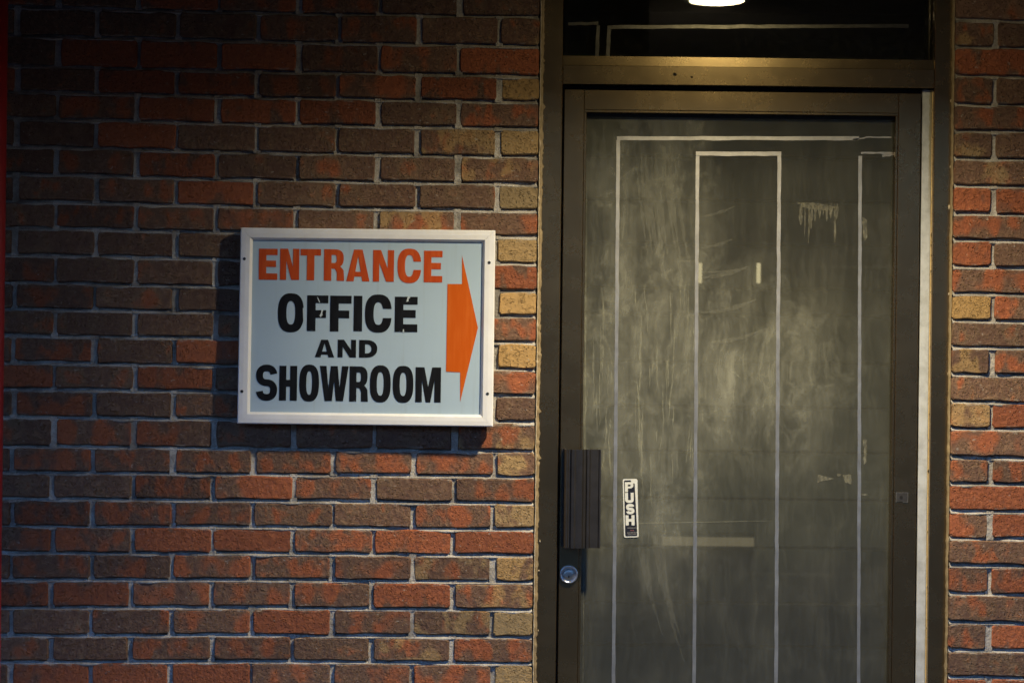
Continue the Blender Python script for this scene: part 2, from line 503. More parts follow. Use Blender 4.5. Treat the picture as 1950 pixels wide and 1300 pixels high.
lampP = W(1365, 6, 2 * TRANSOM_Y + LAMP_OUT)
LX, LY, LZ = lampP.x, -LAMP_OUT, lampP.z
SOFFIT_Z = LZ + 0.012
RIM = 0.0825
# low building added across the road to hide the bright horizon from reflections
nb = MB().box(-45, 45, -34, -22, 0, 5.2).build('horizon_blocker', M['facing'])
nb['kind'] = 'structure'
MB().add([(-45.5, -21.5, 5.2), (45.5, -21.5, 5.2), (45.5, -34.5, 5.2), (-45.5, -34.5, 5.2), (-45, -28, 5.6), (45, -28, 5.6)], [(0, 1, 5, 4), (2, 3, 4, 5), (3, 0, 4), (1, 2, 5), (0, 3, 2, 1)]).build('roof', M['soffit'], nb)
for k in range(-10, 11):
    MB().box(k * 4 - 0.9, k * 4 + 0.9, -21.99, -21.9, 0.9, 2.4).build('window', M['dark'], nb)
# soffit: a slab with a hole for the lamp can
sb = MB()
x0, x1, y0, y1, zt = -7.0, 7.0, -2.8, 4.5, SOFFIT_Z + 0.35
n = 24
ring = [(LX + (RIM + 0.006) * math.cos(2 * math.pi * i / n), LY + (RIM + 0.006) * math.sin(2 * math.pi * i / n)) for i in range(n)]
sqr = []
for i in range(n):
    a = 2 * math.pi * i / n
    c_, s_ = math.cos(a), math.sin(a)
    m_ = max(abs(c_), abs(s_))
    sqr.append((LX + 0.3 * c_ / m_, LY + 0.3 * s_ / m_))
sb.add([(x, y, SOFFIT_Z) for x, y in ring] + [(x, y, SOFFIT_Z) for x, y in sqr],
       [(i, (i + 1) % n, n + (i + 1) % n, n + i) for i in range(n)])
for (a0, a1, b0, b1) in ((x0, LX - 0.3, y0, y1), (LX + 0.3, x1, y0, y1), (LX - 0.3, LX + 0.3, y0, LY - 0.3), (LX - 0.3, LX + 0.3, LY + 0.3, y1)):
    sb.add([(a0, b0, SOFFIT_Z), (a1, b0, SOFFIT_Z), (a1, b1, SOFFIT_Z), (a0, b1, SOFFIT_Z)], [(0, 3, 2, 1)])
sb.add([(x0, y0, zt), (x1, y0, zt), (x1, y1, zt), (x0, y1, zt)], [(0, 1, 2, 3)])
for (p, q) in (((x0, y0), (x1, y0)), ((x1, y0), (x1, y1)), ((x1, y1), (x0, y1)), ((x0, y1), (x0, y0))):
    sb.add([(*p, SOFFIT_Z), (*q, SOFFIT_Z), (*q, zt), (*p, zt)], [(0, 1, 2, 3)])
so = sb.build('soffit', M['soffit'])
so['kind'] = 'structure'
# unseen beam added by the lamp to shade the far left of the wall
cb = MB().box(LX - 0.36, LX - 0.213, y0 + 0.01, -0.722, SOFFIT_Z - 0.282, SOFFIT_Z + 0.01).build('lamp_blocker', M['beam'])
cb['kind'] = 'structure'

# ------------------------------------------------------------------ brick walls
LINES = [-26, 25, 79.5, 137, 186, 237, 291, 343, 394, 444, 495, 547, 596, 646, 697, 747, 799, 854, 903, 953, 1003.5, 1053.5, 1104, 1157, 1209, 1259, 1310]
RIGHT = {79.5: 91, 137: 145.5, 186: 200, 237: 250.5, 291: 303, 343: 355, 394: 408, 444: 458.5, 495: 509, 547: 560.5, 596: 612, 646: 662, 697: 714, 747: 766, 799: 817, 854: 872, 903: 922, 953: 974, 1003.5: 1026, 1053.5: 1077, 1104: 1131, 1157: 1185, 1209: 1238, 1259: 1289}
RIGHT[-26] = -14; RIGHT[25] = 39; RIGHT[1310] = 1341
while LINES[-1] < 1775: LINES.append(LINES[-1] + 51.3); RIGHT[LINES[-1]] = RIGHT[LINES[-2]] + 52
while LINES[0] > -120: LINES.insert(0, LINES[0] - 51.3); RIGHT[LINES[0]] = RIGHT[LINES[1]] - 52

def line_z(v500, xw):
    """height of a bed joint at wall coordinate xw"""
    if xw < 0.5:
        t = min(1, max(0, (v500 - 330) / 900.0))
        dl = -12 + 13 * t
        dr = 8.5 - 4.5 * t
        P = [W(20, v500 + dl), W(500, v500), W(1020, v500 + dr)]
        if xw <= P[1].x:
            k = (xw - P[0].x) / (P[1].x - P[0].x)
            k = max(k, -0.6)
            return P[0].z + (P[1].z - P[0].z) * k
        k = (xw - P[1].x) / (P[2].x - P[1].x)
        return P[1].z + (P[2].z - P[1].z) * k
    return W(1880, RIGHT[v500]).z - 0.004 * (xw - W(1880, 650).x)

BL, BH = 0.190, 0.0545

def brick_mesh(i, L):
    rr = random.Random(100 + i)
    H = BH
    nx = 6 if L > 0.12 else 4
    out = []
    def j(a): return rr.uniform(-a, a)
    for k in range(nx): out.append((-L / 2 + 0.004 + (L - 0.008) * k / (nx - 1), -H / 2 + j(0.0019)))
    out.append((L / 2 + j(0.001), -H / 2 + 0.005)); out.append((L / 2 + j(0.001), j(0.006))); out.append((L / 2 + j(0.001), H / 2 - 0.005))
    for k in range(nx): out.append((L / 2 - 0.004 - (L - 0.008) * k / (nx - 1), H / 2 + j(0.0019)))
    out.append((-L / 2 + j(0.001), H / 2 - 0.005)); out.append((-L / 2 + j(0.001), j(0.006))); out.append((-L / 2 + j(0.001), -H / 2 + 0.005))
    m = len(out)
    ins = []
    for x, z in out:
        ins.append((x - math.copysign(0.0022, x) * (1 if abs(x) > L / 2 - 0.006 else 0), z - math.copysign(0.0022, z) * (1 if abs(z) > H / 2 - 0.006 else 0)))
    v = [(x, 0.09, z) for x, z in out] + [(x, 0.0035 + j(0.0012), z) for x, z in out] + [(x, j(0.0004), z) for x, z in ins]
    f = []
    for a, b in ((0, m), (m, 2 * m)):
        for k in range(m):
            q = (k + 1) % m
            f.append((a + k, a + q, b + q, b + k))
    f.append(tuple(range(2 * m, 3 * m)))
    me = mesh_from('brick', v, f)
    me.materials.append(M['brick'])
    return me

POOL = [brick_mesh(i, BL) for i in range(14)]
HALF = [brick_mesh(50 + i, 0.093) for i in range(8)]

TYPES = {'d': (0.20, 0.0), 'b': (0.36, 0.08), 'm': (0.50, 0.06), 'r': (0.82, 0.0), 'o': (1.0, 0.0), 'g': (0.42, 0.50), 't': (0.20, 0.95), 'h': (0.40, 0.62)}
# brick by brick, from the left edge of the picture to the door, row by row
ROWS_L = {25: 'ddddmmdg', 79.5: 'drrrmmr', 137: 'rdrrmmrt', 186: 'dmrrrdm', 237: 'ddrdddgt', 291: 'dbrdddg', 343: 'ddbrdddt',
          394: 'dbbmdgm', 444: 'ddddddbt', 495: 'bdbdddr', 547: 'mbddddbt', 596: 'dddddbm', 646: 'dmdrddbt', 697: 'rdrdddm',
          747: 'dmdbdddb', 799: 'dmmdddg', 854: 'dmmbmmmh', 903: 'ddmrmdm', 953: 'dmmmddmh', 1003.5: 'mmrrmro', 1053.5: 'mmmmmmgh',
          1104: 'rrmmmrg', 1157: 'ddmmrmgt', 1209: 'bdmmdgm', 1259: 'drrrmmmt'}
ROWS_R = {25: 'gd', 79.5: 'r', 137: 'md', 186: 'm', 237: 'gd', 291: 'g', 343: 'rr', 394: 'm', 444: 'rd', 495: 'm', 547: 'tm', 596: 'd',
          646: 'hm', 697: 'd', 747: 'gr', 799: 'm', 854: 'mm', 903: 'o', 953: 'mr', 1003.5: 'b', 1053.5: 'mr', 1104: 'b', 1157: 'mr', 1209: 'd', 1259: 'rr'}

ORI_L = Vector((W(1022, 650).x, 0, 0))
EDGE_L = (48 - 2) * S                 # where the left wall stops at the door
EDGE_R = 838 * S
PITCH = 153 * S

wall_l = empty('brick_wall', (-1.0, 0.1, 0), 'wide red and brown brick wall with pale mortar left of the door', 'brick wall', 'brick walls beside the door')
wall_r = empty('brick_wall', (1.3, 0.1, 0), 'narrow red and brown brick pier right of the door', 'brick wall', 'brick walls beside the door')

def mortar_for(wall, xa, xb, joints):
    o = wall.location
    mb = MB(o)
    rr = random.Random(3)
    step = 0.008
    nst = int((xb - xa) / step) + 1
    for li, v500 in enumerate(LINES):
        rows = []
        ph = [rr.uniform(0, 6.28) for _ in range(6)]
        for k in range(nst + 1):
            x = min(xa + k * step, xb)
            z = line_z(v500, x)
            w = 0.5 * math.sin(x * 21 + ph[0]) + 0.3 * math.sin(x * 57 + ph[1]) + 0.25 * math.sin(x * 133 + ph[2]) + rr.uniform(-0.3, 0.3)
            w2 = 0.5 * math.sin(x * 17 + ph[3]) + 0.35 * math.sin(x * 71 + ph[4]) + rr.uniform(-0.25, 0.25)
            gp = math.sin(x * 9.7 + ph[5]) + 0.8 * math.sin(x * 23.1 + ph[1] * 2) + 0.5 * math.sin(x * 41 + ph[2] * 3)
            gd = 0.0065 * min(1.0, max(0.0, (gp - 1.15) * 2.5))
            ex = 0.0030 * max(0.0, math.sin(x * 31 + ph[4]) * math.sin(x * 12.3 + ph[0]) - 0.45) * 1.8
            rows.append([(x, 0.0150 + 0.0015 * w2, z + 0.0095),
                         (x, 0.0132 + 0.0020 * w2, z + 0.0022 + 0.0010 * w),
                         (x, 0.0080 + 0.0020 * w + gd, z - 0.0012 + 0.0011 * w2),
                         (x, 0.0026 + 0.0013 * w + gd - ex, z - 0.0038 + 0.0011 * w),
                         (x, 0.0030 + 0.0012 * w2 + gd * 0.6 - ex * 1.3, z - 0.0066 + 0.0009 * w - ex),
                         (x, 0.0140, z - 0.0085)])
        verts = [p for r in rows for p in r]
        faces = []
        for k in range(len(rows) - 1):
            for i in range(5):
                a = k * 6 + i
                faces.append((a, a + 1, a + 7, a + 6))
        mb.add(verts, faces)
    for (x, za, zb) in joints:
        nz = 7
        vs_, fs = [], []
        dpt = rr.choice((0.0035, 0.0045, 0.006, 0.008))
        for k in range(nz):
            z = za + (zb - za) * k / (nz - 1)
            for i, xo in enumerate((-0.009, -0.0045, 0.0, 0.0045, 0.009)):
                vs_.append((x + xo, dpt + rr.uniform(-0.0012, 0.0012) + (0.003 if abs(xo) < 0.001 else 0) * 0.5, z))
        for k in range(nz - 1):
            for i in range(4):
                a = k * 5 + i
                fs.append((a, a + 5, a + 6, a + 1))
        mb.add(vs_, fs)
    return mb

def lay(wall, xa, xb, rows, side):
    """side -1: courses counted leftwards from the door, +1: rightwards"""
    rr = random.Random(11 + side)
    extra = MB(wall.location)
    joints = []
    count = 0
    for li in range(len(LINES) - 1):
        v0, v1 = LINES[li], LINES[li + 1]
        odd = (li - LINES.index(854)) % 2 == 0       # rows that end in a half brick at the door
        spans = []
        if side < 0:
            e = EDGE_L
            first = True
            while e > xa:
                ln = 0.077 * S / 0.00132 * 1.32 if (odd and first) else PITCH
                spans.append((e - ln, e)); e -= ln; first = False
        else:
            e = EDGE_R
            first = True
            while e < xb:
                ln = 0.077 * 1.32 if (odd and first) else PITCH
                spans.append((e, e + ln)); e += ln; first = False
        code = rows.get(v0, '')
        order = spans if side > 0 else spans
        for bi, (p, q) in enumerate(order):
            jl, jr = rr.uniform(-0.006, 0.007), rr.uniform(-0.006, 0.007)
            door_side = bi == 0
            a = p + 0.0055 + (0 if door_side and side > 0 else jl * 0.5)
            b = q - 0.0055 - (0 if door_side and side < 0 else jr * 0.5)
            if door_side and side < 0: b = q - 0.001
            if door_side and side > 0: a = p + 0.001
            xm = (a + b) / 2
            zt_, zb_ = line_z(v0, xm), line_z(v1, xm)
            slope = (line_z(v0, xm + 0.05) - line_z(v0, xm - 0.05)) / 0.1
            h = (zt_ - zb_) - 0.0100 + rr.uniform(-0.0022, 0.0022)
            zc = (zt_ + zb_) / 2 + rr.uniform(-0.0008, 0.0008)
            if side < 0 and bi > 0 or side > 0 and bi > 0:
                joints.append(((q if side < 0 else p), zb_ - 0.002, zt_ + 0.002))
            L = b - a
            half = L < 0.13
            base = HALF if half else POOL
            me = rr.choice(base)
            nomL = 0.093 if half else BL
            yo = rr.uniform(-0.0026, 0.0022)
            # which letter of the row
            if side < 0:
                ci = len(code) - 1 - bi
            else:
                ci = bi
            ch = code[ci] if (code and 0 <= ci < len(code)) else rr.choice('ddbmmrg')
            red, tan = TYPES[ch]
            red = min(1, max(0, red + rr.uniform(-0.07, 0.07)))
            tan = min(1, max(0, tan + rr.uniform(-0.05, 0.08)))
            uc = 975 + xm / S
            seen = (-20 - 90 < uc < 1950 + 110) and (-5 < (v0 + v1) / 2 + 12 * (uc - 500) / 1300 + 26) and (v0 < 1312)
            rot = Matrix.Rotation(-math.atan(slope), 4, 'Y') @ Matrix.Rotation(rr.uniform(-0.010, 0.010), 4, 'Z') @ Matrix.Rotation(rr.uniform(-0.012, 0.012), 4, 'X')
            sc = (L / nomL, 1.0, h / BH)
            if seen:
                o = bpy.data.objects.new('brick', me)
                o.parent = wall
                o.location = Vector((xm, yo, zc)) - wall.location
                o.rotation_euler = rot.to_euler()
                o.scale = sc
                if rr.random() < 0.5:
                    pass
                o['red'] = red; o['tan'] = tan
                C.objects.link(o)
                count += 1
            else:
                mt = Matrix.Translation((xm, yo, zc)) @ rot @ Matrix.Diagonal((*sc, 1))
                extra.add([mt @ v.co for v in me.vertices], [tuple(p_.vertices) for p_ in me.polygons])
    ex = extra.build('brickwork', M['brick'], wall)
    ex['kind'] = 'stuff'; ex['red'] = 0.5; ex['tan'] = 0.1
    mo = mortar_for(wall, xa, xb, joints).build('mortar', M['mortar'], wall, smooth=True)
    z0, z1 = 0.0, SOFFIT_Z - 0.004
    MB(wall.location).box(xa, xb, 0.0185, 0.24, z0, z1).build('wall_core', M['mortar'], wall)
    print('bricks', side, count)

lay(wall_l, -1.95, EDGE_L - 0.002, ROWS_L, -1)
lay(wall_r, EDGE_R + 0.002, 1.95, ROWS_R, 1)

# ------------------------------------------------------------------ door frame
FY = 0.030           # face of the frame
DY = 0.045           # face of the door
def xs(u, v=650, y=FY): return W(u, v, y).x
def zs(u, v, y=FY): return W(u, v, y).z

frame = empty('door_frame', (W(1420, 650, FY).x, 0.08, 0.02), 'bronze aluminium door frame with dark transom between the brick walls', 'door frame')
FO = frame.location
TOPZ = SOFFIT_Z - 0.004
xl0, xl1 = xs(1027.5), xs(1065.5)
xr0, xr1 = xs(1774), xs(1808)
MB(FO).box(xl0, xl1, FY, 0.16, 0.02, TOPZ, 0.0015).build('jamb', M['bronze'], frame)
MB(FO).box(xr0, xr1, FY, 0.16, 0.02, TOPZ, 0.0015).build('jamb', M['bronze'], frame)
# transom bar: front face and the receding stop above it
zb0, zb1 = zs(1420, 163.5), zs(1420, 128)
hx0, hx1 = xl1 + 0.0005, xr0 - 0.0005
MB(FO).box(hx0, hx1, FY + 0.001, 0.15, zb0, zb1, 0.0012).build('transom_bar', M['bronze'], frame)
zst = zs(1420, 111, 0.04)
st = MB(FO)
st.add([(hx0, FY + 0.0045, zb1 + 0.0003), (hx1, FY + 0.0045, zb1 + 0.0003), (hx1, FY + 0.0053, zst), (hx0, FY + 0.0053, zst), (hx1, 0.10, zst), (hx0, 0.10, zst), (hx1, 0.10, zb1 + 0.0003), (hx0, 0.10, zb1 + 0.0003)],
       [(0, 1, 2, 3), (3, 2, 4, 5), (5, 4, 6, 7), (1, 6, 4, 2), (0, 3, 5, 7)])
st.build('glazing_stop', M['bronze'], frame)
for (u, v, r) in ((1285, 142, 3.0), (1317.5, 147, 1.8)):
    p = W(u, v, FY)
    MB(FO).lathe_y([(r * S + 0.0006, FY + 0.0009), (r * S, FY + 0.0003), (r * S * 0.5, FY + 0.0004)], p.x, p.z, 14).build('screw_hole', M['dark'], frame)
# transom glass
tg_lo, tg_hi = zst - 0.004, TOPZ - 0.03
tg = MB((0, 0, 0))
tx0, tx1 = hx0 + 0.004, hx1 - 0.004
tc = Vector(((tx0 + tx1) / 2, TRANSOM_Y, (tg_lo + tg_hi) / 2))
tgo = MB(tc).add([(tx0, TRANSOM_Y, tg_lo), (tx1, TRANSOM_Y, tg_lo), (tx1, TRANSOM_Y, tg_hi), (tx0, TRANSOM_Y, tg_hi)], [(0, 1, 2, 3)]).build('transom_glass', M['transom'], frame, loc=tc - FO)
MB(FO).box(hx0, hx1, FY + 0.001, 0.15, TOPZ - 0.035, TOPZ, 0.001).build('head_rail', M['bronze'], frame)

def tape(parent, org, pts, width, y, mat, name='foil_tape', jag=0.0, seed=0):
    """a strip of foil along photograph points, cut square"""
    rr = random.Random(seed)
    mb = MB(org)
    P = [W(u, v, y) for u, v in pts]
    L, R = [], []
    for i, p in enumerate(P):
        a = P[max(0, i - 1)]; b = P[min(len(P) - 1, i + 1)]
        d = (b - a).normalized()
        nrm = Vector((-d.z, 0, d.x))
        w = width * S / 2
        L.append(p + nrm * (w + rr.uniform(-jag, jag) * S)); R.append(p - nrm * (w + rr.uniform(-jag, jag) * S))
    v = []
    for yy in (y, y + 0.0006):
        v += [(q.x, yy, q.z) for q in L] + [(q.x, yy, q.z) for q in R]
    k = len(P); f = []
    for i in range(k - 1):
        f.append((i, i + 1, k + i + 1, k + i))
        f.append((2 * k + i, 3 * k + i, 3 * k + i + 1, 2 * k + i + 1))
        f.append((i, 2 * k + i, 2 * k + i + 1, i + 1))
        f.append((k + i, k + i + 1, 3 * k + i + 1, 3 * k + i))
    f.append((0, k, 3 * k, 2 * k)); f.append((k - 1, 3 * k - 1, 4 * k - 1, 2 * k - 1))
    return mb.add(v, f).build(name, mat, parent)

def lerp_pts(a, b, nseg, wob=0.0, seed=0):
    rr = random.Random(seed)
    return [(a[0] + (b[0] - a[0]) * i / nseg + rr.uniform(-wob, wob), a[1] + (b[1] - a[1]) * i / nseg + rr.uniform(-wob, wob)) for i in range(nseg + 1)]

ty = TRANSOM_Y - 0.0014
tape(tgo, tc, lerp_pts((1157, 52), (1730, 50), 20, 0.4, 1), 7, ty, M['foildim'], seed=1, jag=0.5)
tape(tgo, tc, lerp_pts((1160, 56), (1157, 112), 5, 0.3, 2), 7, ty - 0.0008, M['foildim'], seed=2, jag=0.5)
tape(tgo, tc, lerp_pts((1082, 46), (1139, 45), 5, 0.3, 3), 6, ty, M['foildim'], seed=3, jag=0.6)
tape(tgo, tc, lerp_pts((1139.5, 49), (1136, 112), 5, 0.3, 4), 7, ty - 0.0008, M['foildim'], seed=4, jag=0.5)
# pale stop beside the hinge stile, with its yellowed, crumbling edge
px0, px1 = xs(1751.5, 650, 0.052), xs(1769, 650, 0.052)
pz1 = zb0 - 0.002
pc = Vector(((px0 + px1) / 2, 0.052, 1.55))
MB(pc).box(px0, px1, 0.052, 0.10, 0.03, pz1, 0.001).build('weather_strip', M['weather'], frame, loc=pc - FO)
em = MB(FO); rr = random.Random(5); zz = 0.03; vv = []
while zz < pz1:
    w = 0.0042 + rr.choice((-0.0014, 0, 0.0006, 0.0010)) * rr.random() - (0.0034 if rr.random() < 0.10 else 0)
    vv.append((px1 - 0.0004, 0.049, zz)); vv.append((px1 + w, 0.0485 + rr.uniform(-0.0008, 0.0008), zz)); vv.append((px1 + w, 0.06, zz))
    zz += rr.uniform(0.004, 0.02)
ff = []
for i in range(len(vv) // 3 - 1):
    a = i * 3
    ff += [(a, a + 1, a + 4, a + 3), (a + 1, a + 2, a + 5, a + 4)]
em.add(vv, ff).build('worn_edge', M['cream'], frame)
MB(FO).box(px1 + 0.0002, xr0 - 0.0002, 0.062, 0.1, 0.03, pz1).build('gasket', M['gasket'], frame)

# caulk beads along the brickwork
def bead(x, wid, ya, yb, mat, seed, rough, parent, zlo=0.02, zhi=None):
    rr = random.Random(seed)
    mb = MB(FO)
    z = zlo; V = []
    ph = [rr.uniform(0, 6) for _ in range(4)]
    zhi = zhi or TOPZ
    while z < zhi:
        wob = rough * (0.5 * math.sin(z * 23 + ph[0]) + 0.4 * math.sin(z * 61 + ph[1]) + rr.uniform(-0.8, 0.8))
        ww = wid * (1 + rr.uniform(-0.3, 0.3)) + (rr.uniform(0, 1.2) * wid if rr.random() < 0.05 else 0)
        bulge = rr.uniform(-0.001, 0.001)
        V += [(x + wob - ww / 2, yb, z), (x + wob - ww * 0.3, ya + bulge, z), (x + wob + ww * 0.3, ya + bulge + rr.uniform(-0.0008, 0.0008), z), (x + wob + ww / 2, yb, z)]
        z += rr.uniform(0.004, 0.011)
    F = []
    for i in range(len(V) // 4 - 1):
        a = i * 4
        for k in range(3):
            F.append((a + k, a + k + 1, a + k + 5, a + k + 4))
    return mb.add(V, F).build('caulk_bead', mat, parent, smooth=True)

bead(EDGE_L + 0.0028, 0.0040, 0.002, 0.03, M['caulkpale'], 1, 0.0006, frame)
bead((EDGE_L + xl0) / 2 + 0.002, abs(xl0 - EDGE_L) + 0.003, 0.016, 0.04, M['caulk'], 2, 0.0010, frame)
bead((EDGE_R + xr1) / 2 - 0.001, EDGE_R - xr1 + 0.004, 0.010, 0.04, M['caulk'], 3, 0.0008, frame)
rb = random.Random(9)
for (u, v, r) in ((1028, 1030, 2.2), (1026, 1086, 2.4), (1025, 1200, 1.8), (1812, 193, 4), (1810, 318, 3), (1808, 395, 3.5), (1807, 560, 2.5)):
    p = W(u, v, FY)
    n_ = 9; V = []; F_ = []
    el_ = rb.uniform(1.3, 2.2)
    rad = [rb.uniform(0.65, 1.25) for _ in range(n_)]
    for (k, y) in ((1.0, FY + 0.003), (0.75, FY - 0.0012), (0.3, FY - 0.0022)):
        for i in range(n_):
            a = 2 * math.pi * i / n_
            V.append((p.x + r * S * k * rad[i] * math.cos(a) * 0.8, y + rb.uniform(-.0004, .0004), p.z + r * S * k * el_ * rad[i] * math.sin(a)))
    for q in range(2):
        for i in range(n_):
            j = (i + 1) % n_
            F_.append((q * n_ + i, q * n_ + j, q * n_ + n_ + j, q * n_ + n_ + i))
    F_.append(tuple(range(2 * n_, 3 * n_)))
    MB(FO).add(V, F_).build('caulk_blob', M['caulkpale'], frame, smooth=True)

# ------------------------------------------------------------------ door
dx0, dx1 = xs(1069.5, 650, DY), xs(1748.5, 650, DY)
dz1 = zs(1420, 174.5, DY)
dz0 = 0.035
door = empty('glass_door', ((dx0 + dx1) / 2, DY + 0.02, dz0), 'dusty glass shop door in a bronze frame, marked push', 'door')
DO = door.location
gx0, gx1 = xs(1112, 650, DY), xs(1701, 650, DY)
gz1 = zs(1420, 217, DY)
gz0 = dz0 + 0.22
# dark slot around the door
MB(FO).box(xl1 + 0.0004, xr0 - 0.0004, 0.075, 0.10, dz1 + 0.001, zb0 - 0.0004).build('gasket', M['gasket'], frame)
MB(FO).box(xl1 + 0.0004, dx0 - 0.0006, 0.07, 0.10, 0.03, dz1).build('gasket', M['gasket'], frame)
MB(FO).box(dx1 + 0.0006, px0 - 0.0004, 0.075, 0.10, 0.03, dz1).build('gasket', M['gasket'], frame)
DB = DY + 0.045
lip = 0.0065
MB(DO).box(dx0, gx0 - lip, DY, DB, dz0, dz1, 0.001).build('stile', M['bronze'], door)
MB(DO).box(gx1 + lip, dx1, DY, DB, dz0, dz1, 0.001).build('stile', M['bronze'], door)
MB(DO).box(gx0 - lip + 0.0003, gx1 + lip - 0.0003, DY + 0.0006, DB, gz1 + lip, dz1 - 0.0002, 0.001).build('top_rail', M['bronze'], door)
MB(DO).box(gx0 - lip + 0.0003, gx1 + lip - 0.0003, DY + 0.0006, DB, dz0, gz0, 0.001).build('bottom_rail', M['bronze'], door)
MB(DO).box(gx0 - lip + 0.0004, gx1 + lip - 0.0004, DY + 0.003, DB, gz1, gz1 + lip - 0.0003, 0.0008).build('glazing_bead', M['bronze'], door)
MB(DO).box(gx0 - lip + 0.0004, gx0, DY + 0.003, DB, gz0, gz1 - 0.0003, 0.0008).build('glazing_bead', M['bronze'], door)
MB(DO).box(gx1, gx1 + lip - 0.0004, DY + 0.003, DB, gz0, gz1 - 0.0003, 0.0008).build('glazing_bead', M['bronze'], door)
pc = Vector(((gx0 + gx1) / 2, GLASS_Y, EYE))
pane = MB(pc).add([(gx0 - 0.003, GLASS_Y, gz0 - 0.003), (gx1 + 0.003, GLASS_Y, gz0 - 0.003), (gx1 + 0.003, GLASS_Y, gz1 + 0.003), (gx0 - 0.003, GLASS_Y, gz1 + 0.003)], [(0, 1, 2, 3)]).build('glass_pane', M['glass'], door, loc=pc - DO)
MB(DO).box(gx0 + 0.0002, gx1 - 0.0002, GLASS_Y - 0.006, GLASS_Y - 0.001, gz1 - 0.008, gz1 - 0.0002).build('gasket', M['gasket'], door)  # one black band for the gasket and the shadow under the rail

gy = GLASS_Y - 0.0012
F = M['foil']
tape(pane, pc, lerp_pts((1175, 263.5), (1636, 263.5), 20, 0.3, 11), 7.5, gy, F, jag=0.4, seed=11)
tape(pane, pc, lerp_pts((1648, 261.5), (1698, 261.5), 6, 0.4, 12), 3, gy, F, jag=0.5, seed=12)
tape(pane, pc, lerp_pts((1624, 266), (1648, 263), 4, 0.3, 13), 3, gy, F, jag=0.6, seed=13)
tape(pane, pc, lerp_pts((1177.5, 267), (1166.5, 1480), 60, 0.15, 14), 7, gy, F, jag=0.4, seed=14)
tape(pane, pc, lerp_pts((1325, 293), (1487.5, 293), 10, 0.3, 15), 8, gy, F, jag=0.3, seed=15)
tape(pane, pc, lerp_pts((1328.5, 297), (1320.5, 1480), 60, 0.15, 16), 7, gy, F, jag=0.4, seed=16)
tape(pane, pc, lerp_pts((1484, 297), (1476.5, 1480), 60, 0.18, 17), 7, gy, F, jag=0.4, seed=17)
tape(pane, pc, lerp_pts((1640, 291), (1700, 292), 8, 0.4, 18), 4, gy, F, jag=1.0, seed=18)
tape(pane, pc, lerp_pts((1680, 297), (1700, 294), 3, 0.4, 19), 4, gy, F, jag=0.8, seed=19)
tape(pane, pc, lerp_pts((1638, 297), (1634.5, 1480), 60, 0.15, 20), 6.5, gy, F, jag=0.4, seed=20)

# dried runs, wipe arcs and glue left on the pane
def strokes(name, items, mat, y):
    mb = MB(pc)
    for pts, wid, seed in items:
        rr = random.Random(seed)
        P = [W(u, v, y) for u, v in pts]
        V = []
        for i, p in enumerate(P):
            a = P[max(0, i - 1)]; b = P[min(len(P) - 1, i + 1)]
            d = (b - a).normalized(); nrm = Vector((-d.z, 0, d.x))
            env = min(1.0, 0.25 + 2.2 * min(i, len(P) - 1 - i) / max(1, len(P) - 1))
            w = wid * S / 2 * env * rr.uniform(0.55, 1.2)
            V += [p + nrm * w, p - nrm * w]
        mb.add(V, [(2 * i, 2 * i + 1, 2 * i + 3, 2 * i + 2) for i in range(len(P) - 1)])
    o = mb.build(name, mat, pane)
    o['kind'] = 'stuff'
    return o

def wob_line(u0, v0, u1, v1, nseg, amp, seed, bow=0.0):
    rr = random.Random(seed)
    off = 0; out = []
    for i in range(nseg + 1):
        t = i / nseg
        off += rr.uniform(-amp, amp)
        out.append((u0 + (u1 - u0) * t + off, v0 + (v1 - v0) * t + bow * 4 * t * (1 - t)))
    return out

rr = random.Random(21)
runs = []
for i in range(46):
    u = rr.choice((rr.uniform(1120, 1165), rr.uniform(1190, 1320), rr.uniform(1190, 1320), rr.uniform(1190, 1320)))
    v = rr.uniform(520, 860)
    ln = rr.uniform(20, 110)
    runs.append((wob_line(u, v, u + rr.uniform(-4, 4), v + ln, 12, 0.9, 300 + i), rr.uniform(1.2, 3.2), 400 + i))
for (u, v, ln, w) in ((1143, 620, 190, 2.5), (1130, 640, 170, 2.0), (1222, 600, 180, 3.5), (1226, 760, 150, 3), (1274, 676, 60, 5), (1284, 690, 110, 3), (1118, 740, 70, 3)):
    runs.append((wob_line(u, v, u - 4, v + ln, 18, 1.2, int(u)), w, int(v)))
strokes('dried_runs', runs, M['grime'], gy - 0.0005)
wip = []
for (u0, v0, u1, v1, bow, w) in ((1330, 413, 1400, 392, 4, 6), (1335, 473, 1395, 455, 3, 7), (1335, 529, 1425, 507, 4, 10), (1335, 595, 1440, 570, 6, 9), (1352, 651, 1450, 628, 6, 8), (1335, 518, 1420, 512, 2, 5)):
    wip.append((wob_line(u0, v0, u1, v1, 14, 0.5, int(v0), bow), w, int(u0)))
sweeps = []
for i in range(6):     # the long arm sweeps below the sticker
    u = 1230 + i * 8 + rr.uniform(-6, 6); s0 = rr.uniform(0, 90); e0 = rr.uniform(200, 290)
    P = []
    for k in range(22):
        t = k / 21
        P.append((u + (20 + i * 3) * t * t + rr.uniform(-0.5, 0.5) - 9 * math.sin(t * 3.1), 900 + s0 + e0 * t))
    sweeps.append((P, rr.choice((7, 10, 14, 18)), 700 + i))
for i in range(8):     # and above, next to the tape
    u = 1212 + i * 10 + rr.uniform(-4, 4)
    P = [(u + 22 * (k / 15) ** 1.5 + rr.uniform(-0.6, 0.6), 290 + rr.uniform(0, 6) + 190 * k / 15) for k in range(16)]
    wip.append((P, rr.uniform(4, 12), 800 + i))
strokes('wipe_marks', wip, M['wipe'], gy - 0.0008)
strokes('arm_sweeps', sweeps, M['sweep'], gy - 0.0010)
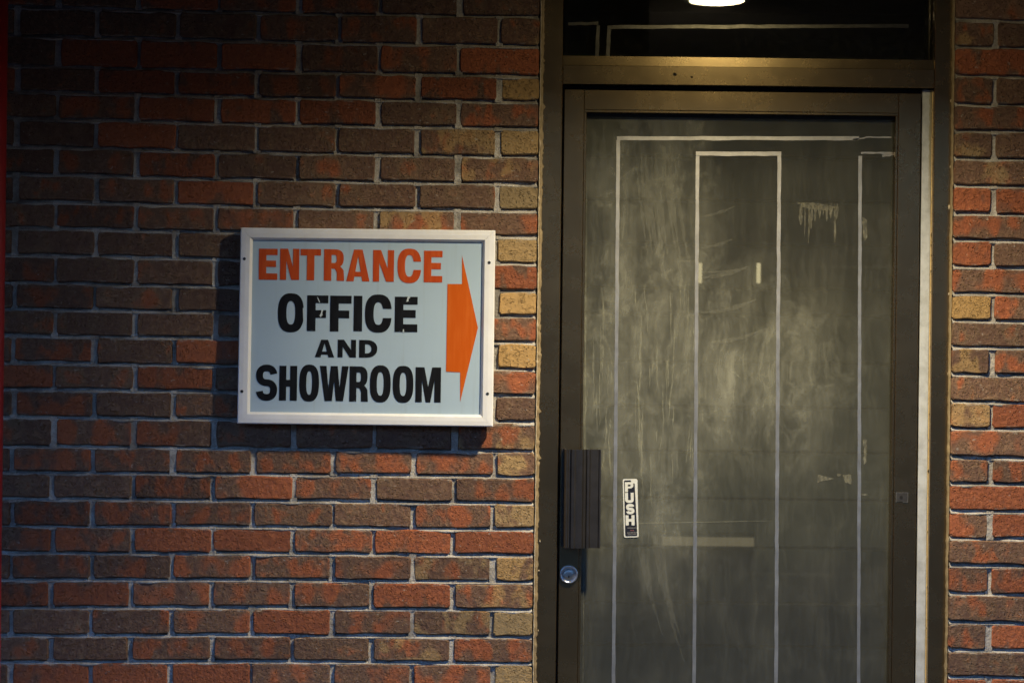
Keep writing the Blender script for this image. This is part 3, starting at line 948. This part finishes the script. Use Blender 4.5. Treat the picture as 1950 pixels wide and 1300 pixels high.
strokes('scratches', [(wob_line(1150, 997, 1470, 991, 30, 0.25, 61), 1.6, 62), (wob_line(1118, 250, 1110, 1300, 60, 0.15, 65), 2.2, 66), (wob_line(1385, 700, 1412, 722, 8, 1.2, 71), 2, 72), (wob_line(1375, 712, 1405, 708, 8, 0.8, 73), 1.6, 74)], M['grime'], gy - 0.0009)

def blob(name, poly, seed, rough=1.5):
    rr = random.Random(seed)
    pts = []
    for i in range(len(poly)):
        a, b = poly[i], poly[(i + 1) % len(poly)]
        nn = max(1, int(math.hypot(b[0] - a[0], b[1] - a[1]) / 5))
        for k in range(nn):
            t = k / nn
            pts.append((a[0] + (b[0] - a[0]) * t + rr.uniform(-rough, rough), a[1] + (b[1] - a[1]) * t + rr.uniform(-rough, rough)))
    P = [W(u, v, gy) for u, v in pts]
    mb = MB(pc)
    mb.add([(p.x, gy - 0.0006, p.z) for p in P], [tuple(range(len(P)))])
    return mb.build(name, M['glue'], pane)

gl_ = [(wob_line(1519, 387, 1597, 396, 16, 0.6, 51), 9, 52), (wob_line(1522, 392, 1580, 399, 12, 0.6, 53), 8, 54)]
for (u, ln, w) in ((1526, 40, 8), (1533, 62, 3), (1541, 76, 4), (1546, 48, 6), (1553, 34, 5), (1562, 28, 6), (1568, 22, 4), (1575, 34, 6), (1583, 26, 7), (1590, 74, 5), (1594, 30, 6)):
    gl_.append((wob_line(u, 388, u - 1, 388 + ln, 10, 0.5, int(u)), w, int(u) + 1))
strokes('glue_residue', gl_, M['glue'], gy - 0.0006)
blob('glue_residue', [(1557, 903), (1588, 911), (1557, 918)], 2, 0.8)
blob('glue_residue', [(1605, 904), (1622, 903), (1620, 922), (1609, 918)], 3, 1.2)
blob('glue_residue', [(1594, 902), (1601, 902), (1601, 906), (1594, 906)], 4, 0.5)
blob('glue_residue', [(1640, 939), (1652, 939), (1652, 943), (1641, 943)], 5, 0.5)
blob('glue_residue', [(1643, 835), (1651, 838), (1650, 880), (1644, 884), (1645, 856)], 6, 1.5)
blob('glue_residue', [(1642, 415), (1651, 420), (1652, 450), (1645, 462)], 7, 1.5)

# pull handle
hz0, hz1 = zs(1108, 1043, 0.0), zs(1108, 855.5, 0.0)
hx = xs(1070, 950, 0.0)
mmw = (xs(1144, 950, 0.0) - hx) / 0.097
prof = [(0, 42), (0.0, 2), (4, 2), (6, 40), (10, 46), (15, 52), (22, 53.5), (25, 48), (34, 48), (37, 53.5), (52, 53.5), (55, 49), (62, 45), (64, 50), (70, 49), (72, 42), (90, 38), (92, 41), (97, 40), (97, 34), (60, 38), (30, 43), (12, 40), (9, 42)]
prof = [(0, 4), (4, 4), (6, 44), (10, 49), (14, 49.5), (16, 46), (20, 46), (23, 53), (30, 55), (34, 51), (40, 52.5), (50, 54), (54, 47), (60, 44), (62, 49), (68, 49), (71, 41), (91, 38), (93, 42), (97, 42), (97, 34), (70, 35), (52, 44), (30, 48), (10, 42), (8, 0), (0, 0)]
pp = [(hx + a * mmw * 0.001, DY - b * 0.001) for a, b in prof]
hb = MB(DO)
m_ = len(pp)
hb.add([(x, y, hz0) for x, y in pp] + [(x, y, hz1) for x, y in pp],
       [(i, (i + 1) % m_, m_ + (i + 1) % m_, m_ + i) for i in range(m_)] + [tuple(range(m_ - 1, -1, -1)), tuple(range(m_, 2 * m_))])
ho = hb.build('pull_handle', M['handle'], door)
for zz in (hz0 + 0.035, hz1 - 0.035):   # posts that hold it off the stile
    MB(DO).box(hx + 0.010, hx + 0.028, DY - 0.042, DY + 0.001, zz - 0.012, zz + 0.012).build('handle_post', M['handle'], ho, loc=(0, 0, 0))
# lock cylinder
lp = W(1083, 1092.5, DY)
lk = MB(DO).lathe_y([(0.0232, DY + 0.001), (0.0236, DY - 0.004), (0.0222, DY - 0.0072), (0.0190, DY - 0.0070), (0.0172, DY - 0.0030), (0.0165, DY - 0.0024), (0.0155, DY - 0.0024)], lp.x, lp.z, 40).build('lock_cylinder', M['steel'], door, smooth=True)
MB(DO).lathe_y([(0.0150, DY - 0.0022), (0.0146, DY - 0.0046), (0.0105, DY - 0.0062), (0.005, DY - 0.0067)], lp.x, lp.z - 0.0005, 32).build('lock_core', M['brass'], lk, smooth=True)
MB(DO).box(lp.x - 0.0013, lp.x + 0.0013, DY - 0.0076, DY - 0.006, lp.z - 0.0085, lp.z - 0.0035).build('keyhole', M['dark'], lk)
# little strike plate left on the hinge stile
sp_ = W(1717.5, 946.5, DY)
for (ax, bx, az, bz) in ((-0.0155, 0.0155, 0.0112, 0.0126), (0.002, 0.0155, -0.0130, -0.0118), (-0.0155, -0.0138, -0.0118, 0.0108), (0.0138, 0.0155, -0.0118, 0.0108)):
    MB(DO).box(sp_.x + ax, sp_.x + bx, DY - 0.0016, DY + 0.001, sp_.z + az, sp_.z + bz).build('plate_edge', M['worn'], door)
sk = MB(DO).box(sp_.x - 0.0136, sp_.x + 0.0136, DY - 0.0012, DY + 0.001, sp_.z - 0.0115, sp_.z + 0.0110, 0.0008).build('screw_plate', M['plate'], door)
MB(DO).lathe_y([(0.0044, DY - 0.0010), (0.0042, DY - 0.0020), (0.0012, DY - 0.0018)], sp_.x - 0.002, sp_.z, 14).build('screw_hole', M['dark'], sk)

# ------------------------------------------------------------------ lettering
def sup(cx, cy, rx, ry, a, n=2.5):
    c, s = math.cos(a), math.sin(a)
    return (cx + rx * math.copysign(abs(c) ** (2 / n), c), cy + ry * math.copysign(abs(s) ** (2 / n), s))

def oval(x0, x1, y0, y1, n=2.5, k=40):
    return [sup((x0 + x1) / 2, (y0 + y1) / 2, (x1 - x0) / 2, (y1 - y0) / 2, 2 * math.pi * i / k, n) for i in range(k)]

def half_oval_right(x0, x1, y0, y1, n=2.4, k=16):
    """from top (x0, y1) round to bottom (x0, y0)"""
    return [sup(x0, (y0 + y1) / 2, x1 - x0, (y1 - y0) / 2, math.pi / 2 - math.pi * i / k, n) for i in range(k + 1)]

def glyph(ch, w, h, sw, sh):
    if ch == 'E':
        m = h * 0.515
        return [[(0, 0), (w, 0), (w, sh), (sw, sh), (sw, m - sh / 2), (w * .92, m - sh / 2), (w * .92, m + sh / 2), (sw, m + sh / 2), (sw, h - sh), (w, h - sh), (w, h), (0, h)]]
    if ch == 'F':
        m = h * 0.48
        return [[(0, 0), (sw, 0), (sw, m - sh / 2), (w * .9, m - sh / 2), (w * .9, m + sh / 2), (sw, m + sh / 2), (sw, h - sh), (w, h - sh), (w, h), (0, h)]]
    if ch == 'I':
        return [[(0, 0), (w, 0), (w, h), (0, h)]]
    if ch == 'T':
        return [[(w / 2 - sw / 2, 0), (w / 2 + sw / 2, 0), (w / 2 + sw / 2, h - sh), (w, h - sh), (w, h), (0, h), (0, h - sh), (w / 2 - sw / 2, h - sh)]]
    if ch == 'H':
        m = h * 0.5
        return [[(0, 0), (sw, 0), (sw, m - sh / 2), (w - sw, m - sh / 2), (w - sw, 0), (w, 0), (w, h), (w - sw, h), (w - sw, m + sh / 2), (sw, m + sh / 2), (sw, h), (0, h)]]
    if ch == 'N':
        q = sw * 0.84
        return [[(0, 0), (q, 0), (q, h * .60), (w - sw * 1.05, 0), (w, 0), (w, h), (w - q, h), (w - q, h * .42), (sw * 1.05, h), (0, h)]]
    if ch == 'A':
        tw = sw * 0.58; ya = h * 0.83; c0 = h * 0.15; c1 = c0 + sh * 0.75
        def xi(y): return sw * 0.98 + (w / 2 - sw * 0.98) * y / ya
        return [[(0, 0), (sw * .98, 0), (xi(c0), c0), (w - xi(c0), c0), (w - sw * .98, 0), (w, 0), (w / 2 + tw, h), (w / 2 - tw, h)],
                [(xi(c1), c1), (w - xi(c1), c1), (w / 2, ya * 0.97)]]
    if ch == 'W':
        a = sw * 0.95
        return [[(0, h), (w * .18, 0), (w * .43, 0), (w * .5, h * .55), (w * .57, 0), (w * .82, 0), (w, h), (w - a, h), (w * .695, h * .36), (w * .62, h), (w * .38, h), (w * .305, h * .36), (a, h)]]
    if ch == 'M':
        q = w * 0.255
        return [[(0, 0), (q, 0), (q, h * .62), (w * .41, 0), (w * .59, 0), (w - q, h * .62), (w - q, 0), (w, 0), (w, h), (w * .655, h), (w * .5, h * .44), (w * .345, h), (0, h)]]
    if ch == 'O':
        return [oval(0, w, 0, h, 2.6), oval(sw, w - sw, sh, h - sh, 2.5)]
    if ch == 'C':
        cx, cy = w / 2, h / 2
        yu, yl = 0.625 * h, 0.385 * h
        def arc(rx, ry, n):
            pts = []
            K = 160
            for i in range(K):
                a = 2 * math.pi * i / K
                p = sup(cx, cy, rx, ry, a, n)
                if p[0] > cx and yl < p[1] < yu: continue
                pts.append((a, p))
            pts.sort()
            first = [p for a, p in pts if a < math.pi / 2 + 10]
            # start at the upper terminal
            return [p for a, p in pts]
        outer = arc(w / 2, h / 2, 2.6)
        inner = arc(w / 2 - sw, h / 2 - sh, 2.5)
        outer = [(w * 0.995, yu)] + outer + [(w * 0.995, yl)]
        inner = [(w - sw, yu)] + inner + [(w - sw, yl)]
        outer = outer[::2] + [outer[-1]]; inner = inner[::2] + [inner[-1]]
        return [outer + inner[::-1]]
    if ch == 'D':
        o = [(0, 0), (0, h)] + half_oval_right(w * .42, w, 0, h, 2.2)
        i = [(sw, sh), (sw, h - sh)] + half_oval_right(w * .42, w - sw, sh, h - sh, 2.2)
        return [o, i]
    if ch in 'RP':
        yb = h * (0.42 if ch == 'R' else 0.36)
        x1 = w * 0.965 if ch == 'R' else w
        o = [(0, 0), (0, h)] + half_oval_right(w * .5, x1, yb, h, 2.6)
        if ch == 'R':
            o = o[:-3] + [(w * 0.90, yb - h * 0.03), (w * .965, yb - h * .09), (w, 0), (w - sw, 0), (w - sw * 1.0, h * .27), (w * .54, h * .375), (sw, h * .385), (sw, 0)]
        else:
            o = o + [(sw, yb), (sw, 0)]
        i = [(sw, yb + sh * 0.72), (sw, h - sh * .9)] + half_oval_right(w * .52, x1 - sw * .95, yb + sh * .72, h - sh * .9, 2.4, 10)
        return [o, i]
    if ch == 'U':
        o = [(0, h), (0, h * .35)] + [sup(w / 2, h * .35, w / 2, h * .35, math.pi + math.pi * i / 16, 2.5) for i in range(1, 16)] + [(w, h * .35), (w, h), (w - sw, h), (w - sw, h * .35)]
        o += [sup(w / 2, h * .35, w / 2 - sw, h * .35 - sh, 2 * math.pi - math.pi * i / 12, 2.5) for i in range(1, 12)] + [(sw, h * .35), (sw, h)]
        return [o]
    if ch == 'S':
        rx, ry = w / 2 - sw / 2, (h - sh) / 4
        path = []
        for i in range(25):
            a = math.radians(8 + (270 - 8) * i / 24)
            path.append(sup(w / 2, h - sh / 2 - ry, rx, ry, a, 2.3))
        for i in range(1, 25):
            a = math.radians(90 - (90 + 172) * i / 24)
            path.append(sup(w / 2, sh / 2 + ry, rx, ry, a, 2.3))
        Lf, Rt = [], []
        for i, p in enumerate(path):
            a, b = path[max(0, i - 1)], path[min(len(path) - 1, i + 1)]
            dx, dy = b[0] - a[0], b[1] - a[1]
            l = math.hypot(dx, dy) or 1
            nx, ny = -dy / l, dx / l
            hw = math.hypot(nx * sw / 2, ny * sh / 2)
            Lf.append((p[0] + nx * hw, p[1] + ny * hw)); Rt.append((p[0] - nx * hw, p[1] - ny * hw))
        return [Lf + Rt[::-1]]
    raise ValueError(ch)

def flat_mesh(name, contours, thick):
    """filled 2D outline with real thickness; local x right, z up, y towards the viewer negative"""
    cu = bpy.data.curves.new(name, 'CURVE')
    cu.dimensions = '2D'; cu.fill_mode = 'BOTH'; cu.extrude = thick / 2
    for c in contours:
        s_ = cu.splines.new('POLY')
        s_.points.add(len(c) - 1)
        for p, q in zip(s_.points, c):
            p.co = (q[0], q[1], 0, 1)
        s_.use_cyclic_u = True
    to = bpy.data.objects.new('tmp', cu)
    C.objects.link(to)
    me = bpy.data.meshes.new_from_object(to)
    bpy.data.objects.remove(to); bpy.data.curves.remove(cu)
    me.name = name
    for v in me.vertices:
        x, y, z = v.co
        v.co = (x, -z, y)
    me.update()
    me.materials.clear()
    return me

# ------------------------------------------------------------------ the sign
SY = -0.046
sc_ = W(697, 622, SY)
sign = empty('entrance_sign', sc_, 'white framed pale blue sign reading ENTRANCE OFFICE AND SHOWROOM with orange arrow', 'sign')
sign.rotation_euler = (math.radians(-1.1), 0, math.radians(-0.7))
def SL(u, v, y=SY):
    """photograph pixel to sign-local x, z"""
    p = W(u, v, y) - sc_
    return (p.x, p.z)
oc = [SL(451.5, 806), SL(938.5, 812), SL(943, 438.5), SL(457, 433)]
ic = [SL(475, 784), SL(914.5, 789.5), SL(919, 461), SL(479.5, 456)]
prof = [(0.0, 0.034), (0.0, 0.0028), (0.08, 0.0006), (0.45, 0.0), (0.80, 0.0006), (0.83, 0.0012), (1.0, 0.0068), (1.0, 0.020)]
for k in range(4):
    a0, a1 = Vector(oc[k]), Vector(oc[(k + 1) % 4])
    b0, b1 = Vector(ic[k]), Vector(ic[(k + 1) % 4])
    V = []
    gap = 0.0002
    dr = (a1 - a0).normalized() * gap
    for (t, y) in prof:
        p = a0.lerp(b0, t) + dr; q = a1.lerp(b1, t) - dr
        V += [(p.x, y, p.y), (q.x, y, q.y)]
    nP = len(prof)
    Fc = [(2 * i, 2 * i + 1, 2 * i + 3, 2 * i + 2) for i in range(nP - 1)]
    Fc.append((2 * nP - 2, 2 * nP - 1, 1, 0))
    Fc.append(tuple(2 * i for i in range(nP))); Fc.append(tuple(2 * i + 1 for i in range(nP - 1, -1, -1)))
    link('frame_rail', mesh_from('frame_rail', V, Fc), M['frame'], sign)
PANEL_Y = 0.0105
m4 = [Vector(oc[i]).lerp(Vector(ic[i]), 0.8) for i in range(4)]
link('sign_board', mesh_from('sign_board', [(p.x, PANEL_Y, p.y) for p in m4] + [(p.x, PANEL_Y + 0.018, p.y) for p in m4],
     [(0, 1, 2, 3), (7, 6, 5, 4)] + [(i, 4 + i, 4 + (i + 1) % 4, (i + 1) % 4) for i in range(4)]), M['panel'], sign)
for (u, v) in ((464.5, 492.5), (931.5, 500), (460.5, 745), (928.5, 749.5)):
    x, z = SL(u, v)
    mb = MB().lathe_y([(0.0040, 0.0005), (0.0038, -0.0006), (0.0022, -0.0010), (0.0012, -0.0006)], x, z, 16)
    mb.build('screw', M['screw'], sign)

def zq(zx, zy):     # enlarged-crop coordinates back to the photograph
    return 430 + zx / 2.9537, 410 + zy / 2.9545

TEXT = [
    ('orange', 42, 36, [('E', 180, 285, 185, 360), ('N', 300, 408, 185, 361), ('T', 415, 530, 187, 363), ('R', 548, 663, 188, 366), ('A', 675, 806, 190, 369), ('N', 825, 943, 193, 371), ('C', 963, 1096, 185, 379), ('E', 1112, 1216, 197, 375)]),
    ('black', 48, 44, [('O', 288, 434, 436, 656), ('F', 453, 572, 448, 650), ('F', 583, 703, 450, 652), ('I', 716, 764, 451, 651), ('C', 780, 930, 443, 658), ('E', 948, 1076, 456, 655)]),
    ('black', 33, 24, [('A', 498, 607, 698, 797), ('N', 627, 730, 698, 798), ('D', 748, 850, 700, 799)]),
    ('black', 39, 38, [('S', 165, 285, 838, 1042), ('H', 297, 397, 845, 1041), ('O', 410, 521, 838, 1046), ('W', 525, 687, 846, 1043), ('R', 693, 798, 848, 1046), ('O', 808, 925, 842, 1051), ('O', 937, 1053, 845, 1053), ('M', 1065, 1208, 853, 1050)]),
]
K = S / 2.954 * (D + SY) / D
LT = 0.0007
for mat, sw, sh, items in TEXT:
    for ch, xa, xb, ya, yb in items:
        me = flat_mesh('letter', glyph(ch, (xb - xa) * K, (yb - ya) * K, sw * K, sh * K), LT)
        x, z = SL(*zq(xa, yb))
        link('letter', me, M[mat], sign, (x, PANEL_Y - LT / 2 - 0.0002, z))
ap = [(1328, 225), (1418, 632), (1318, 1048), (1318, 882), (1238, 878), (1246, 385), (1328, 385)]
apl = [SL(*zq(a, b)) for a, b in ap]
link('arrow', flat_mesh('arrow', [[(x, z) for x, z in apl[::-1]]], LT), M['arrow'], sign, (0, PANEL_Y - LT / 2 - 0.0002, 0))
# paint flaked off the black letters
for poly in ([(512, 455), (520, 470), (528, 490), (523, 490), (514, 470)], [(536, 528), (545, 532), (540, 548), (542, 560), (530, 572), (524, 562), (532, 550)],
             [(1022, 456), (1038, 458), (1026, 472), (1027, 482), (1014, 487), (1018, 470)], [(995, 640), (1001, 640), (1002, 657), (993, 657)], [(430, 520), (436, 520), (436, 600), (433, 600)]):
    q = [SL(*zq(a, b)) for a, b in poly]
    link('paint_chip', flat_mesh('paint_chip', [q[::-1]], 0.0003), M['chip'], sign, (0, PANEL_Y - LT - 0.0006, 0))
# standoff battens that carry it on the wall
for u in (520, 880):
    a = SL(u - 14, 470); b = SL(u + 14, 775)
    MB().box(a[0], b[0], 0.0345, 0.043, b[1], a[1]).build('batten', M['frame'], sign)

# ------------------------------------------------------------------ push sticker
sy = GLASS_Y - 0.0018
c0 = W(1201, 967, sy)
stk = bpy.data.objects.new('push_sticker', None)
def rrect(w, h, r, k=5):
    P = []
    for (cx, cz, a0) in ((w / 2 - r, h / 2 - r, 0), (-w / 2 + r, h / 2 - r, 90), (-w / 2 + r, -h / 2 + r, 180), (w / 2 - r, -h / 2 + r, 270)):
        for i in range(k):
            a = math.radians(a0 + 90 * i / (k - 1))
            P.append((cx + r * math.cos(a), cz + r * math.sin(a)))
    return P
SW_, SH_ = 28.5 * S, 113 * S
me = flat_mesh('push_sticker', [rrect(SW_, SH_, 0.004)], 0.0004)
stk = link('push_sticker', me, M['white'], door, c0 - DO)
stk.rotation_euler = (0, math.radians(-2.3 + 0.3), 0)
stk['label'] = 'black and white PUSH sticker with a torn top corner'
bw, bh = SW_ - 5.0 * S, SH_ - 5 * S
poly = rrect(bw, bh, 0.0025)
# torn upper right corner: the black is gone there
poly = [p for p in poly if not (p[0] > 0 and p[1] > 0)]
poly = [(bw / 2 - 3 * S, bh / 2 - 6.5 * S), (bw / 2 - 9 * S, bh / 2 - 6 * S), (bw / 2 - 10.5 * S, bh / 2)] + poly
link('black_field', flat_mesh('black_field', [poly], 0.0003), M['stkblack'], stk, (0, -0.0004, 0))
kk = S * 65 / 604 * (D + sy) / D
for ch, xa, xb, ya, yb in (('P', 172, 330, 210, 385), ('U', 176, 338, 398, 578), ('S', 196, 352, 594, 778), ('H', 190, 357, 795, 975)):
    cx = (xa + xb) / 2 - 282; cz = 672 - (ya + yb) / 2
    cx -= (672 - (ya + yb) / 2) * -0.035
    wd, ht = (xb - xa) * kk * 0.95, (yb - ya) * kk
    me = flat_mesh('letter', glyph(ch, wd, ht, wd * 0.34, ht * 0.27), 0.0003)
    link('letter', me, M['white'], stk, (cx * kk - wd / 2, -0.0008, cz * kk - ht / 2))
for (z, wd, th, mt) in ((-350, 150, 16, 'stkgrey'), (-392, 50, 16, 'stkred'), (-432, 165, 20, 'stkgrey'), (-462, 145, 12, 'stkgrey')):
    rr = random.Random(int(-z)); x = -wd / 2; cs = []
    while x < wd / 2:
        l = rr.uniform(6, 18)
        cs.append([(( x) * kk, (z - th / 2) * kk), ((x + l) * kk, (z - th / 2) * kk), ((x + l) * kk, (z + th / 2) * kk), (x * kk, (z + th / 2) * kk)])
        x += l + rr.uniform(4, 9)
    link('small_print', flat_mesh('small_print', cs, 0.0003), M[mt], stk, (12 * kk, -0.0008, 0))

# ------------------------------------------------------------------ downlight
dl = empty('recessed_downlight', (LX, LY, SOFFIT_Z + 0.06), 'round lit warm downlight in the soffit, mirrored in the dark transom', 'downlight')
O = dl.location
MB(O).lathe_z([(RIM + 0.018, SOFFIT_Z - 0.002), (RIM + 0.016, SOFFIT_Z - 0.006), (RIM + 0.001, SOFFIT_Z - 0.006), (RIM + 0.001, SOFFIT_Z + 0.10), (RIM * 0.4, SOFFIT_Z + 0.12)], LX, LY, 48).build('trim_ring', M['trim'], dl, smooth=False)
MB(O).lathe_z([(RIM, SOFFIT_Z - 0.0030), (RIM * 0.99, SOFFIT_Z - 0.0066), (RIM * 0.6, SOFFIT_Z - 0.0072), (RIM * 0.3, SOFFIT_Z - 0.0074)], LX, LY, 48).build('lens', M['lens'], dl, smooth=True)
sl = bpy.data.lights.new('downlight_bulb', 'SPOT')
sl.energy = 16.0
sl.color = (1.0, 0.87, 0.61)
sl.spot_size = math.radians(180)
sl.spot_blend = 1.0
sl.shadow_soft_size = 0.044
slo = bpy.data.objects.new('downlight_bulb', sl)
slo.location = (LX, LY, SOFFIT_Z - 0.06)
C.objects.link(slo)
slo.parent = dl
slo.rotation_euler = Vector((-0.03, -0.38, -1.0)).to_track_quat('-Z', 'Y').to_euler()
slo.location = Vector((LX, LY, SOFFIT_Z - 0.06)) - O

# ------------------------------------------------------------------ red post at the left edge
PY = -0.20
pr = 0.03
pxr = W(15, 0, PY).x - pr
ro_ = Vector((pxr, PY, 0.02))
rpo = MB(ro_).lathe_z([(pr, 0.032), (pr, 0.9), (pr, 1.7), (pr, SOFFIT_Z - 0.004)], pxr, PY, 28).build('red_post', M['redpost'], None, smooth=True, loc=ro_)
tag(rpo, 'red painted post standing in front of the brick at the left edge', 'post')
MB(ro_).lathe_z([(0.07, 0.0205), (0.07, 0.030), (0.066, 0.032)], pxr, PY, 28).build('base_plate', M['redpost'], rpo)

# ------------------------------------------------------------------ the room behind the glass
RB = 1.10
rm = MB()
rx0, rx1 = -0.15, 1.45
for quad in (((rx0, 0.25, 0), (rx0, RB + .1, 0), (rx0, RB + .1, TOPZ), (rx0, 0.25, TOPZ)), ((rx1, 0.25, 0), (rx1, RB + .1, 0), (rx1, RB + .1, TOPZ), (rx1, 0.25, TOPZ)),
             ((rx0, RB + .1, 0), (rx1, RB + .1, 0), (rx1, RB + .1, TOPZ), (rx0, RB + .1, TOPZ)), ((rx0, 0.161, 0.021), (rx1, 0.161, 0.021), (rx1, RB + .1, 0.021), (rx0, RB + .1, 0.021)),
             ((rx0, 0.161, TOPZ - .002), (rx1, 0.161, TOPZ - .002), (rx1, RB + .1, TOPZ - .002), (rx0, RB + .1, TOPZ - .002)),
             ((rx0, 0.245, 0), (EDGE_L - 0.003, 0.245, 0), (EDGE_L - 0.003, 0.245, TOPZ), (rx0, 0.245, TOPZ)),
             ((EDGE_R + .003, 0.245, 0), (rx1, 0.245, 0), (rx1, 0.245, TOPZ), (EDGE_R + .003, 0.245, TOPZ))):
    rm.add(quad, [(0, 1, 2, 3)])
ro = rm.build('interior_room', M['room']); ro['kind'] = 'structure'
iw = empty('interior_wall', ((rx0 + rx1) / 2, RB, 0.03)); iw['kind'] = 'structure'
IO = iw.location
for vt, vb in zip((105, 215, 300, 383, 466, 550, 600, 690, 775, 860, 950, 1042, 1148, 1230, 1320, 1400), (215, 300, 383, 466, 550, 600, 690, 775, 860, 950, 1042, 1148, 1230, 1320, 1400, 1480)):
    za, zb = W(1420, vt, RB).z, W(1420, vb, RB).z
    MB(IO).box(rx0 + 0.02, rx1 - 0.02, RB + random.uniform(0, 0.006), RB + 0.03, zb + 0.003, za - 0.003, 0.003).build('board', M['board'], iw)
for (u, lab) in ((1333, 'small glowing upright tube added behind the glass for a bright mark, left of the pair'), (1444.5, 'small glowing upright tube added behind the glass for a bright mark, right of the pair')):  # glowing tubes added inside, standing for two bright marks on the glass
    y = RB - 0.05
    a, b = W(u - 4, 539, y), W(u + 4, 501, y)
    cx = (a.x + b.x) / 2
    lo = empty('glow_tube', (cx, RB, a.z), lab, 'glow mark', 'glowing marks added behind the glass')
    MB(lo.location).lathe_z([(0.0058, a.z), (0.0062, a.z + 0.004), (0.0062, b.z - 0.004), (0.0056, b.z)], cx, y, 14).build('tube', M['tube'], lo)
    MB(lo.location).box(cx - 0.012, cx + 0.012, y + 0.012, RB + 0.002, a.z - 0.01, b.z + 0.01).build('back_plate', M['room'], lo)
a, b = W(1262, 1038, RB - 0.12), W(1436, 1024, RB - 0.12)
sh = empty('glow_strip', ((a.x + b.x) / 2, RB, a.z), 'dim glowing horizontal bar added behind the dusty door for a bright mark', 'glow mark')  # added glowing bar that stands for a long bright mark on the pane
MB(sh.location).box(a.x, b.x, RB - 0.12, RB - 0.105, a.z, b.z, 0.002).build('glow_face', M['strip'], sh)
MB(sh.location).box(a.x - 0.01, b.x + 0.01, RB - 0.1045, RB - 0.001, a.z - 0.006, b.z + 0.006).build('housing', M['room'], sh)
